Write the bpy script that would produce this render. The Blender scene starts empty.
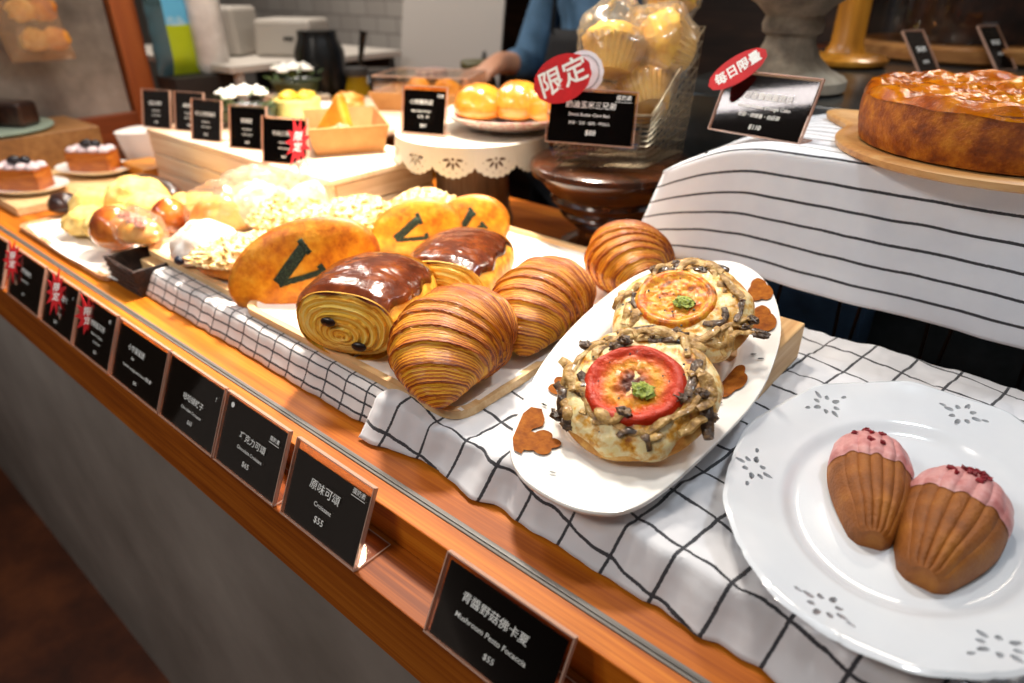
import bpy, bmesh, math, random
from math import sin, cos, pi, radians, sqrt, atan2
from mathutils import Vector, Matrix, noise
random.seed(7)
SC = bpy.context.scene
COL = SC.collection
V = Vector

# ------------------------------------------------------------------ materials
def srgb(h):
    if isinstance(h, (tuple, list)): return tuple(h[:3]) + (1,)
    h = h.lstrip('#'); c = [int(h[i:i+2], 16) / 255 for i in (0, 2, 4)]
    return tuple((x / 12.92 if x <= .04045 else ((x + .055) / 1.055) ** 2.4) for x in c) + (1,)

class NT:
    def __init__(s, name):
        s.m = bpy.data.materials.new(name); s.m.use_nodes = True
        s.t = s.m.node_tree; s.n = s.t.nodes; s.b = s.n['Principled BSDF']; s.out = s.n['Material Output']
    def new(s, ty, **kw):
        n = s.n.new(ty)
        for k, v in kw.items():
            if hasattr(n, k) and not k[0].isupper(): setattr(n, k, v)
        return n
    def link(s, a, b): s.t.links.new(a, b)
    def coord(s, kind='Object', scale=(1, 1, 1), rot=(0, 0, 0)):
        c = s.new('ShaderNodeTexCoord'); m = s.new('ShaderNodeMapping')
        m.inputs['Scale'].default_value = scale; m.inputs['Rotation'].default_value = rot
        s.link(c.outputs[kind], m.inputs['Vector']); return m.outputs['Vector']
    def noise(s, vec, scale=10, detail=4, rough=.55, dist=0):
        n = s.new('ShaderNodeTexNoise')
        for k, v in (('Scale', scale), ('Detail', detail), ('Roughness', rough), ('Distortion', dist)): n.inputs[k].default_value = v
        s.link(vec, n.inputs['Vector']); return n.outputs['Fac']
    def ramp(s, fac, stops, interp='LINEAR'):
        r = s.new('ShaderNodeValToRGB'); r.color_ramp.interpolation = interp
        e = r.color_ramp.elements
        while len(e) < len(stops): e.new(.5)
        for el, (p, c) in zip(e, stops): el.position = p; el.color = srgb(c)
        s.link(fac, r.inputs['Fac']); return r.outputs['Color']
    def math(s, op, a, b=None, c=None):
        n = s.new('ShaderNodeMath'); n.operation = op
        for i, x in enumerate((a, b, c)):
            if x is None: continue
            if isinstance(x, (int, float)): n.inputs[i].default_value = x
            else: s.link(x, n.inputs[i])
        return n.outputs[0]
    def mix(s, f, a, b, mode='MIX'):
        n = s.new('ShaderNodeMix'); n.data_type = 'RGBA'; n.blend_type = mode
        for i, x in ((0, f), (6, a), (7, b)):
            if isinstance(x, (int, float)): n.inputs[i].default_value = x
            elif isinstance(x, (str, tuple)): n.inputs[i].default_value = srgb(x)
            else: s.link(x, n.inputs[i])
        return n.outputs[2]
    def sep(s, vec):
        n = s.new('ShaderNodeSeparateXYZ'); s.link(vec, n.inputs[0]); return n.outputs
    def bump(s, h, strength=.3, dist=.002):
        n = s.new('ShaderNodeBump'); n.inputs['Strength'].default_value = strength; n.inputs['Distance'].default_value = dist
        s.link(h, n.inputs['Height']); s.link(n.outputs[0], s.b.inputs['Normal'])
    def set(s, **kw):
        for k, v in kw.items():
            k = {'color': 'Base Color', 'rough': 'Roughness', 'metal': 'Metallic', 'spec': 'Specular IOR Level', 'coat': 'Coat Weight',
                 'coatr': 'Coat Roughness', 'sss': 'Subsurface Weight', 'alpha': 'Alpha', 'trans': 'Transmission Weight', 'sheen': 'Sheen Weight'}.get(k, k)
            if isinstance(v, (int, float)): s.b.inputs[k].default_value = v
            elif isinstance(v, (str, tuple)): s.b.inputs[k].default_value = srgb(v)
            else: s.link(v, s.b.inputs[k])
        return s.m

def speck(name, cols, scale=20, rough=.6, bump=0, bscale=None, coat=0, detail=5, vs=(1, 1, 1), dist=0, **kw):
    """noise-ramped colour with optional noise bump"""
    t = NT(name); v = t.coord('Object', vs); f = t.noise(v, scale, detail, .6, dist)
    n = len(cols); col = t.ramp(f, [(.3 + .4 * i / max(1, n - 1), c) for i, c in enumerate(cols)])
    if bump: t.bump(t.noise(v, bscale or scale * 2, 5), bump, .003)
    if coat: kw['coat'] = coat
    return t.set(color=col, rough=rough, **kw)

def wood(name, cols, axis=0, scale=14, rough=.45, stretch=18, bump=.1, **kw):
    t = NT(name); sc = [stretch] * 3; sc[axis] = 1.0
    v = t.coord('Object', tuple(sc)); f = t.noise(v, scale * .12, 8, .65, .8)
    v2 = t.coord('Object', tuple(x * 6 if i != axis else x for i, x in enumerate(sc)))
    f2 = t.noise(v2, scale * .3, 3, .5)
    f = t.math('ADD', t.math('MULTIPLY', f, .75), t.math('MULTIPLY', f2, .25))
    n = len(cols)
    c = t.ramp(f, [(.36 + .28 * i / (n - 1), x) for i, x in enumerate(cols)])
    if bump: t.bump(f2, bump, .001)
    return t.set(color=c, rough=rough, **kw)

def grid_cloth(name, su, sv, wu, wv, base=('#dcd9d8', '#f1efee'), ink='#17181c', rot=0, both=True):
    """woven cotton with dark lines; UV is in metres"""
    t = NT(name); v = t.coord('UV', (1, 1, 1), (0, 0, rot))
    wob = t.noise(t.coord('UV', (1, 1, 1)), 700, 2, .5)
    o = t.sep(v); w2 = t.math('MULTIPLY', t.math('SUBTRACT', wob, .5), .0016)
    def line(c, s, w):
        c = t.math('ADD', c, w2); f = t.math('FRACT', t.math('DIVIDE', t.math('ADD', c, 10.0), s))
        d = t.math('ABSOLUTE', t.math('SUBTRACT', f, .5)); return t.math('LESS_THAN', d, w / s / 2)
    m = line(o[1], sv, wv)
    if both: m = t.math('MAXIMUM', m, line(o[0], su, wu))
    weave = t.noise(t.coord('UV'), 1500, 2, .5)
    patch = t.noise(t.coord('UV'), 30, 4)
    b = t.mix(patch, base[0], base[1])
    ink_c = t.mix(weave, ink, '#4a4b52')
    t.bump(weave, .35, .0006)
    return t.set(color=t.mix(m, b, ink_c), rough=.9, sheen=.2)

def clear(name, tint='#ffffff', gloss=.12, rough=.05, diff=None, dfac=.1):
    """thin clear plastic or glass: mostly see-through with a glossy sheen"""
    t = NT(name); tr = t.new('ShaderNodeBsdfTransparent'); tr.inputs[0].default_value = srgb(tint)
    gl = t.new('ShaderNodeBsdfGlossy'); gl.inputs['Roughness'].default_value = rough
    lw = t.new('ShaderNodeFresnel'); lw.inputs[0].default_value = 1.45
    f = t.math('ADD', t.math('MULTIPLY', lw.outputs[0], .36), gloss)
    m = t.new('ShaderNodeMixShader'); t.link(f, m.inputs[0]); t.link(tr.outputs[0], m.inputs[1]); t.link(gl.outputs[0], m.inputs[2])
    last = m
    if diff:
        d = t.new('ShaderNodeBsdfDiffuse'); d.inputs[0].default_value = srgb(diff)
        m2 = t.new('ShaderNodeMixShader'); m2.inputs[0].default_value = dfac
        t.link(m.outputs[0], m2.inputs[1]); t.link(d.outputs[0], m2.inputs[2]); last = m2
    t.link(last.outputs[0], t.out.inputs[0]); return t.m

def plain(name, c, rough=.5, **kw): return NT(name).set(color=c, rough=rough, **kw)

# ------------------------------------------------------------------ mesh building
class MB:
    """collects verts, faces, uvs, material slots"""
    def __init__(s): s.v = []; s.f = []; s.uv = []; s.mi = []; s.cur = 0; s.X = Matrix.Identity(4)
    def add(s, vs, fs, uvs=None):
        o = len(s.v); s.v += [s.X @ V(p) for p in vs]
        s.uv += uvs if uvs else [(0, 0)] * len(vs)
        for f in fs: s.f.append([o + i for i in f]); s.mi.append(s.cur)
        return s
    def surf(s, fn, nu, nv, cu=False, cv=False, u0=0, u1=1, v0=0, v1=1, uvf=None):
        vs = []; uv = []
        for i in range(nu + 1):
            for j in range(nv + 1):
                u = u0 + (u1 - u0) * i / nu; w = v0 + (v1 - v0) * j / nv
                vs.append(fn(u, w)); uv.append(uvf(u, w) if uvf else (u, w))
        fs = []
        for i in range(nu):
            for j in range(nv):
                a = i * (nv + 1) + j; fs.append((a, a + nv + 1, a + nv + 2, a + 1))
        return s.add(vs, fs, uv)
    def box(s, c, d, M=None, taper=1):
        x, y, z = (k / 2 for k in d)
        vs = [V((sx * x * (taper if sz > 0 else 1), sy * y * (taper if sz > 0 else 1), sz * z)) for sz in (-1, 1) for sx, sy in ((-1, -1), (1, -1), (1, 1), (-1, 1))]
        if M: vs = [M @ p for p in vs]
        vs = [p + V(c) for p in vs]
        return s.add(vs, [(3, 2, 1, 0), (4, 5, 6, 7), (0, 1, 5, 4), (1, 2, 6, 5), (2, 3, 7, 6), (3, 0, 4, 7)])
    def tube(s, pts, r, n=8, cap=True, flat=1.0):
        pts = [V(p) for p in pts]; rs = r if isinstance(r, (list, tuple)) else [r] * len(pts)
        up = V((0, 0, 1)); vs = []; uv = []
        prev = None
        for i, p in enumerate(pts):
            d = (pts[min(i + 1, len(pts) - 1)] - pts[max(i - 1, 0)]).normalized()
            if prev is None:
                a = d.cross(up) if abs(d.z) < .95 else d.cross(V((1, 0, 0)))
            else: a = prev - d * prev.dot(d)
            a.normalize(); prev = a; b = d.cross(a)
            for k in range(n):
                t = 2 * pi * k / n; vs.append(p + (a * cos(t) + b * sin(t) * flat) * rs[i]); uv.append((i / max(1, len(pts) - 1), k / n))
        fs = [(i * n + k, i * n + (k + 1) % n, (i + 1) * n + (k + 1) % n, (i + 1) * n + k) for i in range(len(pts) - 1) for k in range(n)]
        if cap: fs += [tuple(range(n))[::-1], tuple(range((len(pts) - 1) * n, len(pts) * n))]
        return s.add(vs, fs, uv)
    def lathe(s, prof, n=48, c=(0, 0, 0), rf=None, sy=1.0):
        vs = []; uv = []; L = len(prof)
        for i, (r, z) in enumerate(prof):
            for k in range(n):
                t = 2 * pi * k / n; q = r * (rf(t, i / (L - 1)) if rf else 1)
                vs.append((c[0] + q * cos(t), c[1] + q * sin(t) * sy, c[2] + z)); uv.append((k / n, i / (L - 1)))
        fs = [(i * n + k, i * n + (k + 1) % n, (i + 1) * n + (k + 1) % n, (i + 1) * n + k) for i in range(L - 1) for k in range(n)]
        if prof[0][0] > 1e-6: fs.append(tuple(range(n))[::-1])
        if prof[-1][0] > 1e-6: fs.append(tuple(range((L - 1) * n, L * n)))
        return s.add(vs, fs, uv)
    def prism(s, poly, h, M=None, off=(0, 0, 0)):
        """closed polygon (x, y), extruded along z by h"""
        n = len(poly); vs = [V((x, y, 0)) for x, y in poly] + [V((x, y, h)) for x, y in poly]
        if M: vs = [M @ p for p in vs]
        vs = [p + V(off) for p in vs]
        return s.add(vs, [tuple(range(n))[::-1], tuple(range(n, 2 * n))] + [(i, (i + 1) % n, n + (i + 1) % n, n + i) for i in range(n)])
    def build(s, name, mats, parent=None, smooth=True, bevel=0, weld=True):
        me = bpy.data.meshes.new(name); me.from_pydata([tuple(p) for p in s.v], [], s.f)
        for m in (mats if isinstance(mats, (list, tuple)) else [mats]): me.materials.append(m)
        uv = me.uv_layers.new(name='UVMap')
        buf = []
        for l in me.loops: buf += s.uv[l.vertex_index]
        uv.data.foreach_set('uv', buf)
        me.polygons.foreach_set('material_index', s.mi)
        if weld:
            bm = bmesh.new(); bm.from_mesh(me); bmesh.ops.remove_doubles(bm, verts=bm.verts, dist=1e-5)
            bmesh.ops.recalc_face_normals(bm, faces=bm.faces); bm.to_mesh(me); bm.free()
        me.polygons.foreach_set('use_smooth', [smooth] * len(me.polygons))
        if smooth:
            me.set_sharp_from_angle(angle=radians(40))
        o = bpy.data.objects.new(name, me); COL.objects.link(o)
        if parent: o.parent = parent
        if bevel:
            b = o.modifiers.new('b', 'BEVEL'); b.width = bevel; b.segments = 2; b.limit_method = 'ANGLE'
        return o

def tag(o, label, cat, group=None, kind=None):
    if label: o['label'] = label
    if cat: o['category'] = cat
    if group: o['group'] = group
    if kind: o['kind'] = kind
    return o
def thing(name, label, cat, loc=(0, 0, 0), rotz=0, group=None):
    o = bpy.data.objects.new(name, None); COL.objects.link(o); o.location = loc; o.rotation_euler = (0, 0, rotz)
    o.empty_display_size = .01
    return tag(o, label, cat, group)
def dup(root, loc, rot, label, group=None, scale=None):
    r = root.copy(); COL.objects.link(r); r.location = loc
    r.rotation_euler = rot if isinstance(rot, tuple) else (0, 0, rot)
    if scale: r.scale = scale if isinstance(scale, tuple) else (scale,) * 3
    r['label'] = label
    if group: r['group'] = group
    for ch in list(root.children):
        c = ch.copy(); COL.objects.link(c); c.parent = r
        for g in list(ch.children):
            d = g.copy(); COL.objects.link(d); d.parent = c
    return r
def struct(o): o['kind'] = 'structure'; return o
def nz(p, s=1.0, seed=0): return noise.noise(V(p) * s + V((seed * 7.1, seed * 3.3, seed * 1.7)))
def fr(p, s=1.0, seed=0, o=4): return noise.fractal(V(p) * s + V((seed * 7.1, seed * 3.3, seed * 1.7)), .8, 2.0, o)

def blob(mb, c, r, n=(36, 24), amp=.08, fs=20, seed=0, flat=0, pw=1.0, M=None, uvr=True):
    """lumpy bun; flat = how far the underside is cut off (0..1); c is the base centre"""
    cx, cy, cz = c; rx, ry, rz = r
    def fn(u, w):
        th = u * 2 * pi; ph = (w - .5) * pi
        d = V((cos(ph) * cos(th), cos(ph) * sin(th), sin(ph)))
        z = d.z
        if z < 0: z *= (1 - flat)
        k = cos(ph) ** pw if pw != 1 else cos(ph)
        k = max(k, 0)
        a = 1 + amp * fr((d.x, d.y, d.z), fs * .1, seed)
        p = V((cos(th) * k * rx * a, sin(th) * k * ry * a, z * rz * a + rz * (1 - flat)))
        if p.z < 0: p.z = 0
        if M: p = M @ p
        return (cx + p.x, cy + p.y, cz + p.z)
    mb.surf(fn, n[0], n[1]); return mb

def cut_holes(o, holes, depth=.02, n=14):
    """holes: (centre, normal, major dir, a, b) real openings cut right through"""
    c = MB()
    for ce, no, mj, a, b in holes:
        no = V(no).normalized(); mj = V(mj); mj = (mj - no * mj.dot(no)).normalized(); mi = no.cross(mj); ce = V(ce)
        vs = [ce + mj * a * cos(2 * pi * k / n) + mi * b * sin(2 * pi * k / n) * (1 - .25 * cos(2 * pi * k / n)) + no * s * depth / 2 for s in (-1, 1) for k in range(n)]
        c.add(vs, [tuple(range(n))[::-1], tuple(range(n, 2 * n))] + [(i, (i + 1) % n, n + (i + 1) % n, n + i) for i in range(n)])
    co = c.build('cutter', o.data.materials[0], o.parent, smooth=False)
    m = o.modifiers.new('cut', 'BOOLEAN'); m.operation = 'DIFFERENCE'; m.object = co; m.solver = 'EXACT'; bpy.context.view_layer.update()
    dg = bpy.context.evaluated_depsgraph_get()
    me = bpy.data.meshes.new_from_object(o.evaluated_get(dg), depsgraph=dg)
    o.modifiers.clear(); o.data = me
    bpy.data.objects.remove(co, do_unlink=True)
    me.polygons.foreach_set('use_smooth', [True] * len(me.polygons)); me.set_sharp_from_angle(angle=radians(35))

_fc = {}
def text_mesh(txt, size, bold=0.0):
    key = (txt, round(size, 5), bold)
    if key in _fc: return _fc[key]
    cu = bpy.data.curves.new('t', 'FONT'); cu.body = txt; cu.size = size; cu.align_x = 'CENTER'; cu.align_y = 'CENTER'
    cu.resolution_u = 2; cu.offset = bold; cu.shear = .12
    o = bpy.data.objects.new('t', cu); COL.objects.link(o)
    dg = bpy.context.evaluated_depsgraph_get(); dg.update()
    me = bpy.data.meshes.new_from_object(o.evaluated_get(dg), depsgraph=dg)
    vs = [tuple(v.co) for v in me.vertices]; fs = [tuple(p.vertices) for p in me.polygons]
    bpy.data.objects.remove(o, do_unlink=True)
    _fc[key] = (vs, fs); return vs, fs
def put_text(mb, txt, size, M, x=0, y=0, bold=0.0, rot=0, sx=1.0):
    """M maps (x right, y up, z out of the card)"""
    vs, fs = text_mesh(txt, size, bold); R = Matrix.Rotation(rot, 4, 'Z')
    mb.add([M @ (V((x, y, 0)) + R @ V((p[0] * sx, p[1], 0))) for p in vs], fs)

def frame(origin, ex, ey):
    ex = V(ex).normalized(); ey = V(ey); ey = (ey - ex * ey.dot(ex)).normalized(); ez = ex.cross(ey)
    M = Matrix((ex, ey, ez)).transposed().to_4x4(); M.translation = V(origin); return M
# ------------------------------------------------------------------ camera
cam = bpy.data.cameras.new('camera'); co = bpy.data.objects.new('camera', cam); COL.objects.link(co); SC.camera = co
PITCH = math.atan(366 / 670); AL = radians(49.7)
fw = V((-cos(AL) * cos(PITCH), sin(AL) * cos(PITCH), -sin(PITCH)))
co.location = (0, 0, .40); co.rotation_euler = fw.to_track_quat('-Z', 'Y').to_euler()
cam.sensor_width = 36; cam.lens = 670 / 1024 * 36; cam.clip_start = .02
cam.dof.use_dof = True; cam.dof.focus_distance = .60; cam.dof.aperture_fstop = 3.6

# ------------------------------------------------------------------ palette
m_counter = wood('oiled_orange_wood', ['#94480a', '#b86412', '#cf8020'], 0, 14, .5, 20, .15, spec=.25)
m_fascia = wood('oiled_dark_orange_wood', ['#703208', '#9c5010', '#b8691c'], 0, 14, .5, 20, spec=.25)
m_plaster = speck('grey_plaster', ['#7d766e', '#8f877f', '#a0988f'], 3, .55, .1, 40, vs=(1, 1, 1))
m_floor = speck('dark_stained_floor', ['#2a140a', '#5a2c14', '#804420'], 4, .6, .1)
m_paleply = wood('pale_ply', ['#c99a63', '#dcb581', '#e9cb9c'], 0, 12, .5, 14)
m_paley = wood('pale_ply_cross', ['#c18f58', '#d6ac76', '#e6c695'], 1, 12, .5, 14)
m_riser = wood('whitewashed_plank', ['#c9a27c', '#e4c7a6', '#f2e0c8'], 0, 10, .6, 8)
m_paper = speck('baking_paper', ['#f1e8de', '#f8f2ea'], 40, .75)
m_black = plain('black_card', '#010102', .5, spec=.08)
m_ink = plain('white_ink', '#f2f2ee', .7)
m_acr = clear('clear_acrylic', '#fff6f0', -.015, .03)
m_edge = plain('acrylic_cut_edge', '#c9a592', .25, alpha=.75)
m_red = speck('red_paper', ['#b40d16', '#d8141d'], 30, .55)
m_porc = speck('white_glaze', ['#d3d8df', '#dfe3e7'], 8, .12, coat=.5)
m_dark = plain('black_metal', '#0b0b0c', .35, metal=.6)

# ------------------------------------------------------------------ setting
def slab(name, lo, hi, m, parent=None, bevel=.001, smooth=False):
    c = [(a + b) / 2 for a, b in zip(lo, hi)]; d = [b - a for a, b in zip(lo, hi)]
    return MB().box(c, d).build(name, m, parent, smooth=smooth, bevel=bevel)
FZ = -1.0
struct(slab('floor', (-5, -2.5, FZ - .1), (2.5, 3.6, FZ), m_floor, bevel=0))
struct(slab('wall_back', (-5, 3.2, FZ), (2.5, 3.3, 1.6), wood('dark_back_wall', ['#1a100a', '#38241a', '#5e3c26'], 0, 10, .6, 6), bevel=0))
m_tile = NT('white_tile'); v_ = m_tile.coord('Object', (1, 1, 1), (pi / 2, 0, 0)); bt = m_tile.new('ShaderNodeTexBrick')
bt.inputs['Color1'].default_value = srgb('#9b938b'); bt.inputs['Color2'].default_value = srgb('#a69f97'); bt.inputs['Mortar'].default_value = srgb('#77706a')
bt.inputs['Scale'].default_value = 4; bt.inputs['Mortar Size'].default_value = .012
m_tile.link(v_, bt.inputs['Vector']); m_tile = m_tile.set(color=bt.outputs[0], rough=.3)
struct(slab('wall_kitchen', (-4.6, 2.0, FZ), (-1.95, 2.08, 1.6), m_tile, bevel=0))
struct(slab('wall_left', (-4.7, -2.5, FZ), (-4.6, 3.2, 1.6), plain('grey_wall', '#6b635b', .7), bevel=0))
ct = thing('display_counter', 'long orange wooden counter with a grey plaster front and a stepped sign ledge', 'counter', (0, 0, FZ))
def cs(name, lo, hi, m, bevel=.0012): return slab(name, (lo[0], lo[1], lo[2] - FZ), (hi[0], hi[1], hi[2] - FZ), m, ct, bevel)
b = MB()
for lo, hi in (((-2.6, .262, -.035), (.9, .78, 0)), ((-2.6, .7801, -.035), (-.44, 1.03, 0)), ((-2.6, 1.0301, -.035), (-1.2, 1.6, 0))):
    b.box([(p + q) / 2 - (FZ if i == 2 else 0) for i, (p, q) in enumerate(zip(lo, hi))], [q - p for p, q in zip(lo, hi)])
b.build('counter_top', m_counter, ct, smooth=False, bevel=.0012)
cs('sign_ledge', (-2.6, .217, -.11), (.9, .30, -.0352), m_fascia)
cs('front_panel', (-2.6, .232, FZ), (.9, .29, -.1102), m_plaster, 0)
cs('shadow_strip', (-2.6, .229, -.116), (.9, .2319, -.1102), plain('ledge_shade_dark', '#2b2826', .6), 0)  # dark strip painted in for the shade under the ledge overhang
o = cs('glass_track', (-2.6, .2835, -.004), (.9, .2915, .0012), plain('brushed_track', '#665f58', .55, metal=0), .0006)
o['label'] = 'thin grey track line along the counter'
b = MB(); b.box((-.85, .2875, .0016 - FZ), (3.5, .0022, .0012)); b.build('track_seal', plain('track_line', '#4c4640', .4), o, smooth=False)
for q in o.children: q.location = (0, 0, 0)
# end window of the case
m_frame = wood('reddish_window_wood', ['#6d3312', '#93491c', '#a75a27'], 2, 10, .5, 12)
m_framey = wood('reddish_window_wood_rail', ['#5d2a0f', '#86421a', '#9a5023'], 1, 10, .5, 12)
w = MB()
w.box((-2.0, .808, .45), (.05, .062, .9)).build('trim_1', m_frame, None, False, .003)
bpy.data.objects['trim_1']['kind'] = 'structure'
w = MB(); w.box((-2.0, .27, .04), (.05, 1.014, .08)).build('trim_2', m_framey, None, False, .003); bpy.data.objects['trim_2']['kind'] = 'structure'
t = NT('hazy_pane'); vv = t.coord('Object', (1, 1, 1))
t.set(color=t.ramp(t.noise(vv, 4, 5, .6), [(.3, '#4a443f'), (.5, '#7c746c'), (.68, '#a39a90')]), rough=.25)
w = MB(); w.box((-2.0, .27, .48), (.008, 1.0, .8)).build('window_1', t.m, None, False); bpy.data.objects['window_1']['kind'] = 'structure'
g = MB(); g.box((-1.97, .86, .3), (.006, .008, .6)).build('trim_3', plain('dark_glass_edge', '#1a1512', .3), None, False); bpy.data.objects['trim_3']['kind'] = 'structure'

# low platform under the cloths
pf = slab('platform_board', (-1.02, .352, .0002), (.62, .74, .032), m_paleply)
tag(pf, 'low wooden board hidden beneath the checked cloths on the counter', 'board')
# back counter and dark shelf
bc = slab('back_counter', (-1.1, .80, FZ), (1.2, 1.06, -.13), plain('dark_counter', '#2a211c', .5))
tag(slab('denim_stand_in', (-.36, .975, -.1295), (-.17, 1.05, .06), speck('dusty_blue', ['#1d3348', '#34506b'], 20, .6), bevel=.004), 'dusty blue crate standing in for denim behind the hairpin legs', 'backdrop')  # added blue block standing in for denim so the legs show
tag(bc, 'dark work counter in the shadow below the striped cloth', 'counter')
m_slate = speck('dark_slate', ['#1d2021', '#2c3031', '#3f4445'], 6, .22)
ds = slab('slate_shelf', (-.62, 1.08, FZ), (1.6, 2.7, .232), m_slate, bevel=.004)
tag(ds, 'dark grey slate display shelf behind the orange cake', 'shelf')

# ------------------------------------------------------------------ checked and striped cloths
m_check = grid_cloth('checked_cotton', .041, .041, .0027, .0027, base=('#c9cacf', '#e2e2e5'), rot=radians(9))
m_check1 = grid_cloth('fine_checked_cotton', .033, .0125, .0024, .0022, base=('#cfc8c6', '#efeceb'))
def drape(x0, x1, seed, ybase, back, lz, crumple, skirt=.034, yt=.346, nx=220, ny=110, tipfn=None):
    mb = MB()
    L = skirt + .012 + (back - yt)
    def fn(u, w):
        x = x0 + (x1 - x0) * u; s = w * L
        if s < skirt: k = s / skirt; y = ybase + (yt - .004 - ybase) * k ** .8; z = .0025 + (lz - .004) * k
        elif s < skirt + .012: k = (s - skirt) / .012; y = yt - .004 + .008 * k; z = lz - .0015 + .0015 * sin(k * pi / 2)
        else: y = yt + .004 + (s - skirt - .012); z = lz
        nn = fr((x, y * 1.2, 0), 14, seed, 3); n2 = nz((x * 1.5, s * .6, 3), 34, seed)
        front = max(0, 1 - s / (skirt + .05))
        w3 = nz((x, y, s), 75, seed + 3); w4 = abs(nz((x * 1.3, y * .7, 0), 26, seed + 8))
        y -= crumple * front * (.9 * n2 + .35)
        y = max(y, .298) if s < skirt else y
        if s >= skirt * .6: z += crumple * .45 * max(-.2, nn) * (1 if s > skirt else .5) + .0004
        else: z = max(.0025, z + crumple * .2 * nn * (s / skirt))
        if s > skirt * .5: z += crumple * (.12 * w3 - .35 * max(0, .12 - w4) * 2)
        z = max(.0025, z)
        if tipfn: x, y, z = tipfn(x, y, z, s)
        return (x, y, z)
    mb.surf(fn, nx, ny, uvf=lambda u, w: (x0 + (x1 - x0) * u, w * L))
    return mb
mb = drape(-.965, -.455, 2, .327, .76, .0345, .003, nx=160, ny=60)
o = mb.build('checked_cloth', m_check1); so = o.modifiers.new('s', 'SOLIDIFY'); so.thickness = .0012; so.offset = 1
tag(o, 'black and white checked cloth hanging in a straight fall below the croissant tray', 'cloth')
def tip(x, y, z, s):
    if x < -.40 and s < .06: k = (-.40 - x) / .06; y -= .012 * k * (1 - s / .06); z += .010 * math.sin(min(1, k) * pi) * (s / .06)
    return x, y, z
mb = drape(-.458, .42, 5, .324, .752, .0352, .011, nx=300, ny=150, tipfn=tip)
o = mb.build('checked_cloth', m_check); so = o.modifiers.new('s', 'SOLIDIFY'); so.thickness = .0016; so.offset = 1
tag(o, 'rumpled white cloth with wide black checks under the two white plates', 'cloth')

m_stripe = grid_cloth('striped_linen', .03, .0262, .0017, .0031, base=('#d9dfe9', '#eef2f8'), both=False)
# striped stand: hairpin wire rack with board, cloth thrown over
rk = thing('wire_rack', 'black hairpin-legged rack standing under the striped cloth', 'rack', (-.05, .92, -.13))
b = MB(); b.box((.04, 0, .338), (.66, .19, .012)); b.build('rack_board', m_paleply, rk, False, .002)
for i, x in enumerate((-.30, -.205, -.11, -.015, .08, .175)):
    b = MB(); b.tube([(x - .018, -.105, .334), (x - .004, -.107, .02), (x, -.107, .004), (x + .004, -.107, .02), (x + .018, -.105, .334)], .0022, 6)
    b.build('hairpin_leg', m_dark, rk)
b = MB(); b.tube([(.10 + .012 * sin(a), -.118, .15 + .02 * cos(a)) for a in [k * 2 * pi / 16 for k in range(17)]], .002, 6); o = b.build('steel_ring', plain('steel', '#b9c4cc', .2, metal=1), rk)
mb = MB(); YF = .797; ZT = .2205
def sfn(u, w):
    # u along x; w from hem (0) over the front fold to the back
    x = -.405 + .83 * u; s = w * .44; drop = .150
    zt = ZT
    if s < drop: k = s / drop; y = YF - .004 * (1 - k) ; z = zt - drop + s - .012 * u * (1 - k)
    elif s < drop + .012: k = (s - drop) / .012; y = YF + .006 * k; z = zt + .003 * sin(k * pi / 2)
    else: y = YF + .006 + (s - drop - .012); z = zt + .003
    fo = max(0, 1 - s / drop)
    y -= .010 * fo * fo * nz((x * 9, 0, 0), 1, 4) + .004 * fo * sin(x * 21)
    if u < .16:
        k = (.16 - u) / .16; dk = k * k
        x -= .02 * dk + .045 * dk * fo; z -= (.055 * dk) * (1 if s > drop else (.55 + .45 * s / drop)); y += .02 * dk * (1 if s < drop + .02 else 0)
    z += .0012 * nz((x, s, 0), 30, 2)
    return (x, y, z)
mb.surf(sfn, 160, 110, uvf=lambda u, w: (u * .83, w * .44))
o = mb.build('striped_cloth', m_stripe); so = o.modifiers.new('s', 'SOLIDIFY'); so.thickness = .0022; so.offset = 1
tag(o, 'white cloth with thin navy stripes draped over the raised rack', 'cloth')

# ------------------------------------------------------------------ trays
def tray(name, label, x0, x1, y0, y1, z, m, lip=.011, rc=.025, paper=True, group=None, wall=.008, thick=.0045):
    T = thing(name, label, 'tray', ((x0 + x1) / 2, (y0 + y1) / 2, z), 0, group)
    hx, hy = (x1 - x0) / 2, (y1 - y0) / 2
    def ring(ix, zz, nseg=7):
        out = []
        for cxs, cys, a0 in ((1, 1, 0), (-1, 1, 90), (-1, -1, 180), (1, -1, 270)):
            r = max(.002, rc - ix)
            for k in range(nseg + 1):
                a = radians(a0 + 90 * k / nseg); out.append((cxs * (hx - rc) + cos(a) * r, cys * (hy - rc) + sin(a) * r, zz))
        return out
    rings = [ring(0.004, 0), ring(0, .002), ring(0, lip), ring(wall, lip), ring(wall + .004, thick)]
    b = MB(); n = len(rings[0]); vs = [p for r in rings for p in r]
    fs = [(i * n + k, i * n + (k + 1) % n, (i + 1) * n + (k + 1) % n, (i + 1) * n + k) for i in range(len(rings) - 1) for k in range(n)]
    fs += [tuple(range(n))[::-1], tuple(range((len(rings) - 1) * n, len(rings) * n))]
    b.add(vs, fs); b.build('tray_body', m, T, True)
    if paper:
        b = MB(); px, py = hx - .004, hy - .010
        def pf_(u, w):
            x = -px + 2 * px * u; y = -py + 2 * py * w; e = max(abs(u - .5), abs(w - .5)) * 2
            return (x, y, thick + .0012 + .0012 * nz((x, y, 0), 18, 3) + (.0055 if abs(u - .5) * 2 > .94 else 0) * (1 if u > .5 else .7))
        b.surf(pf_, 60, 60); b.build('baking_paper', m_paper, T)
    return T
tray('wooden_tray', 'rectangular pale wooden tray lined with paper under the croissants', -.735, -.362, .350, .785, .0365, m_paleply)
tray('wooden_tray', 'pale wooden tray under the bagged and crumb-topped breads', -1.03, -.752, .362, .60, .0365, m_paleply, paper=True, rc=.03)
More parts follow.
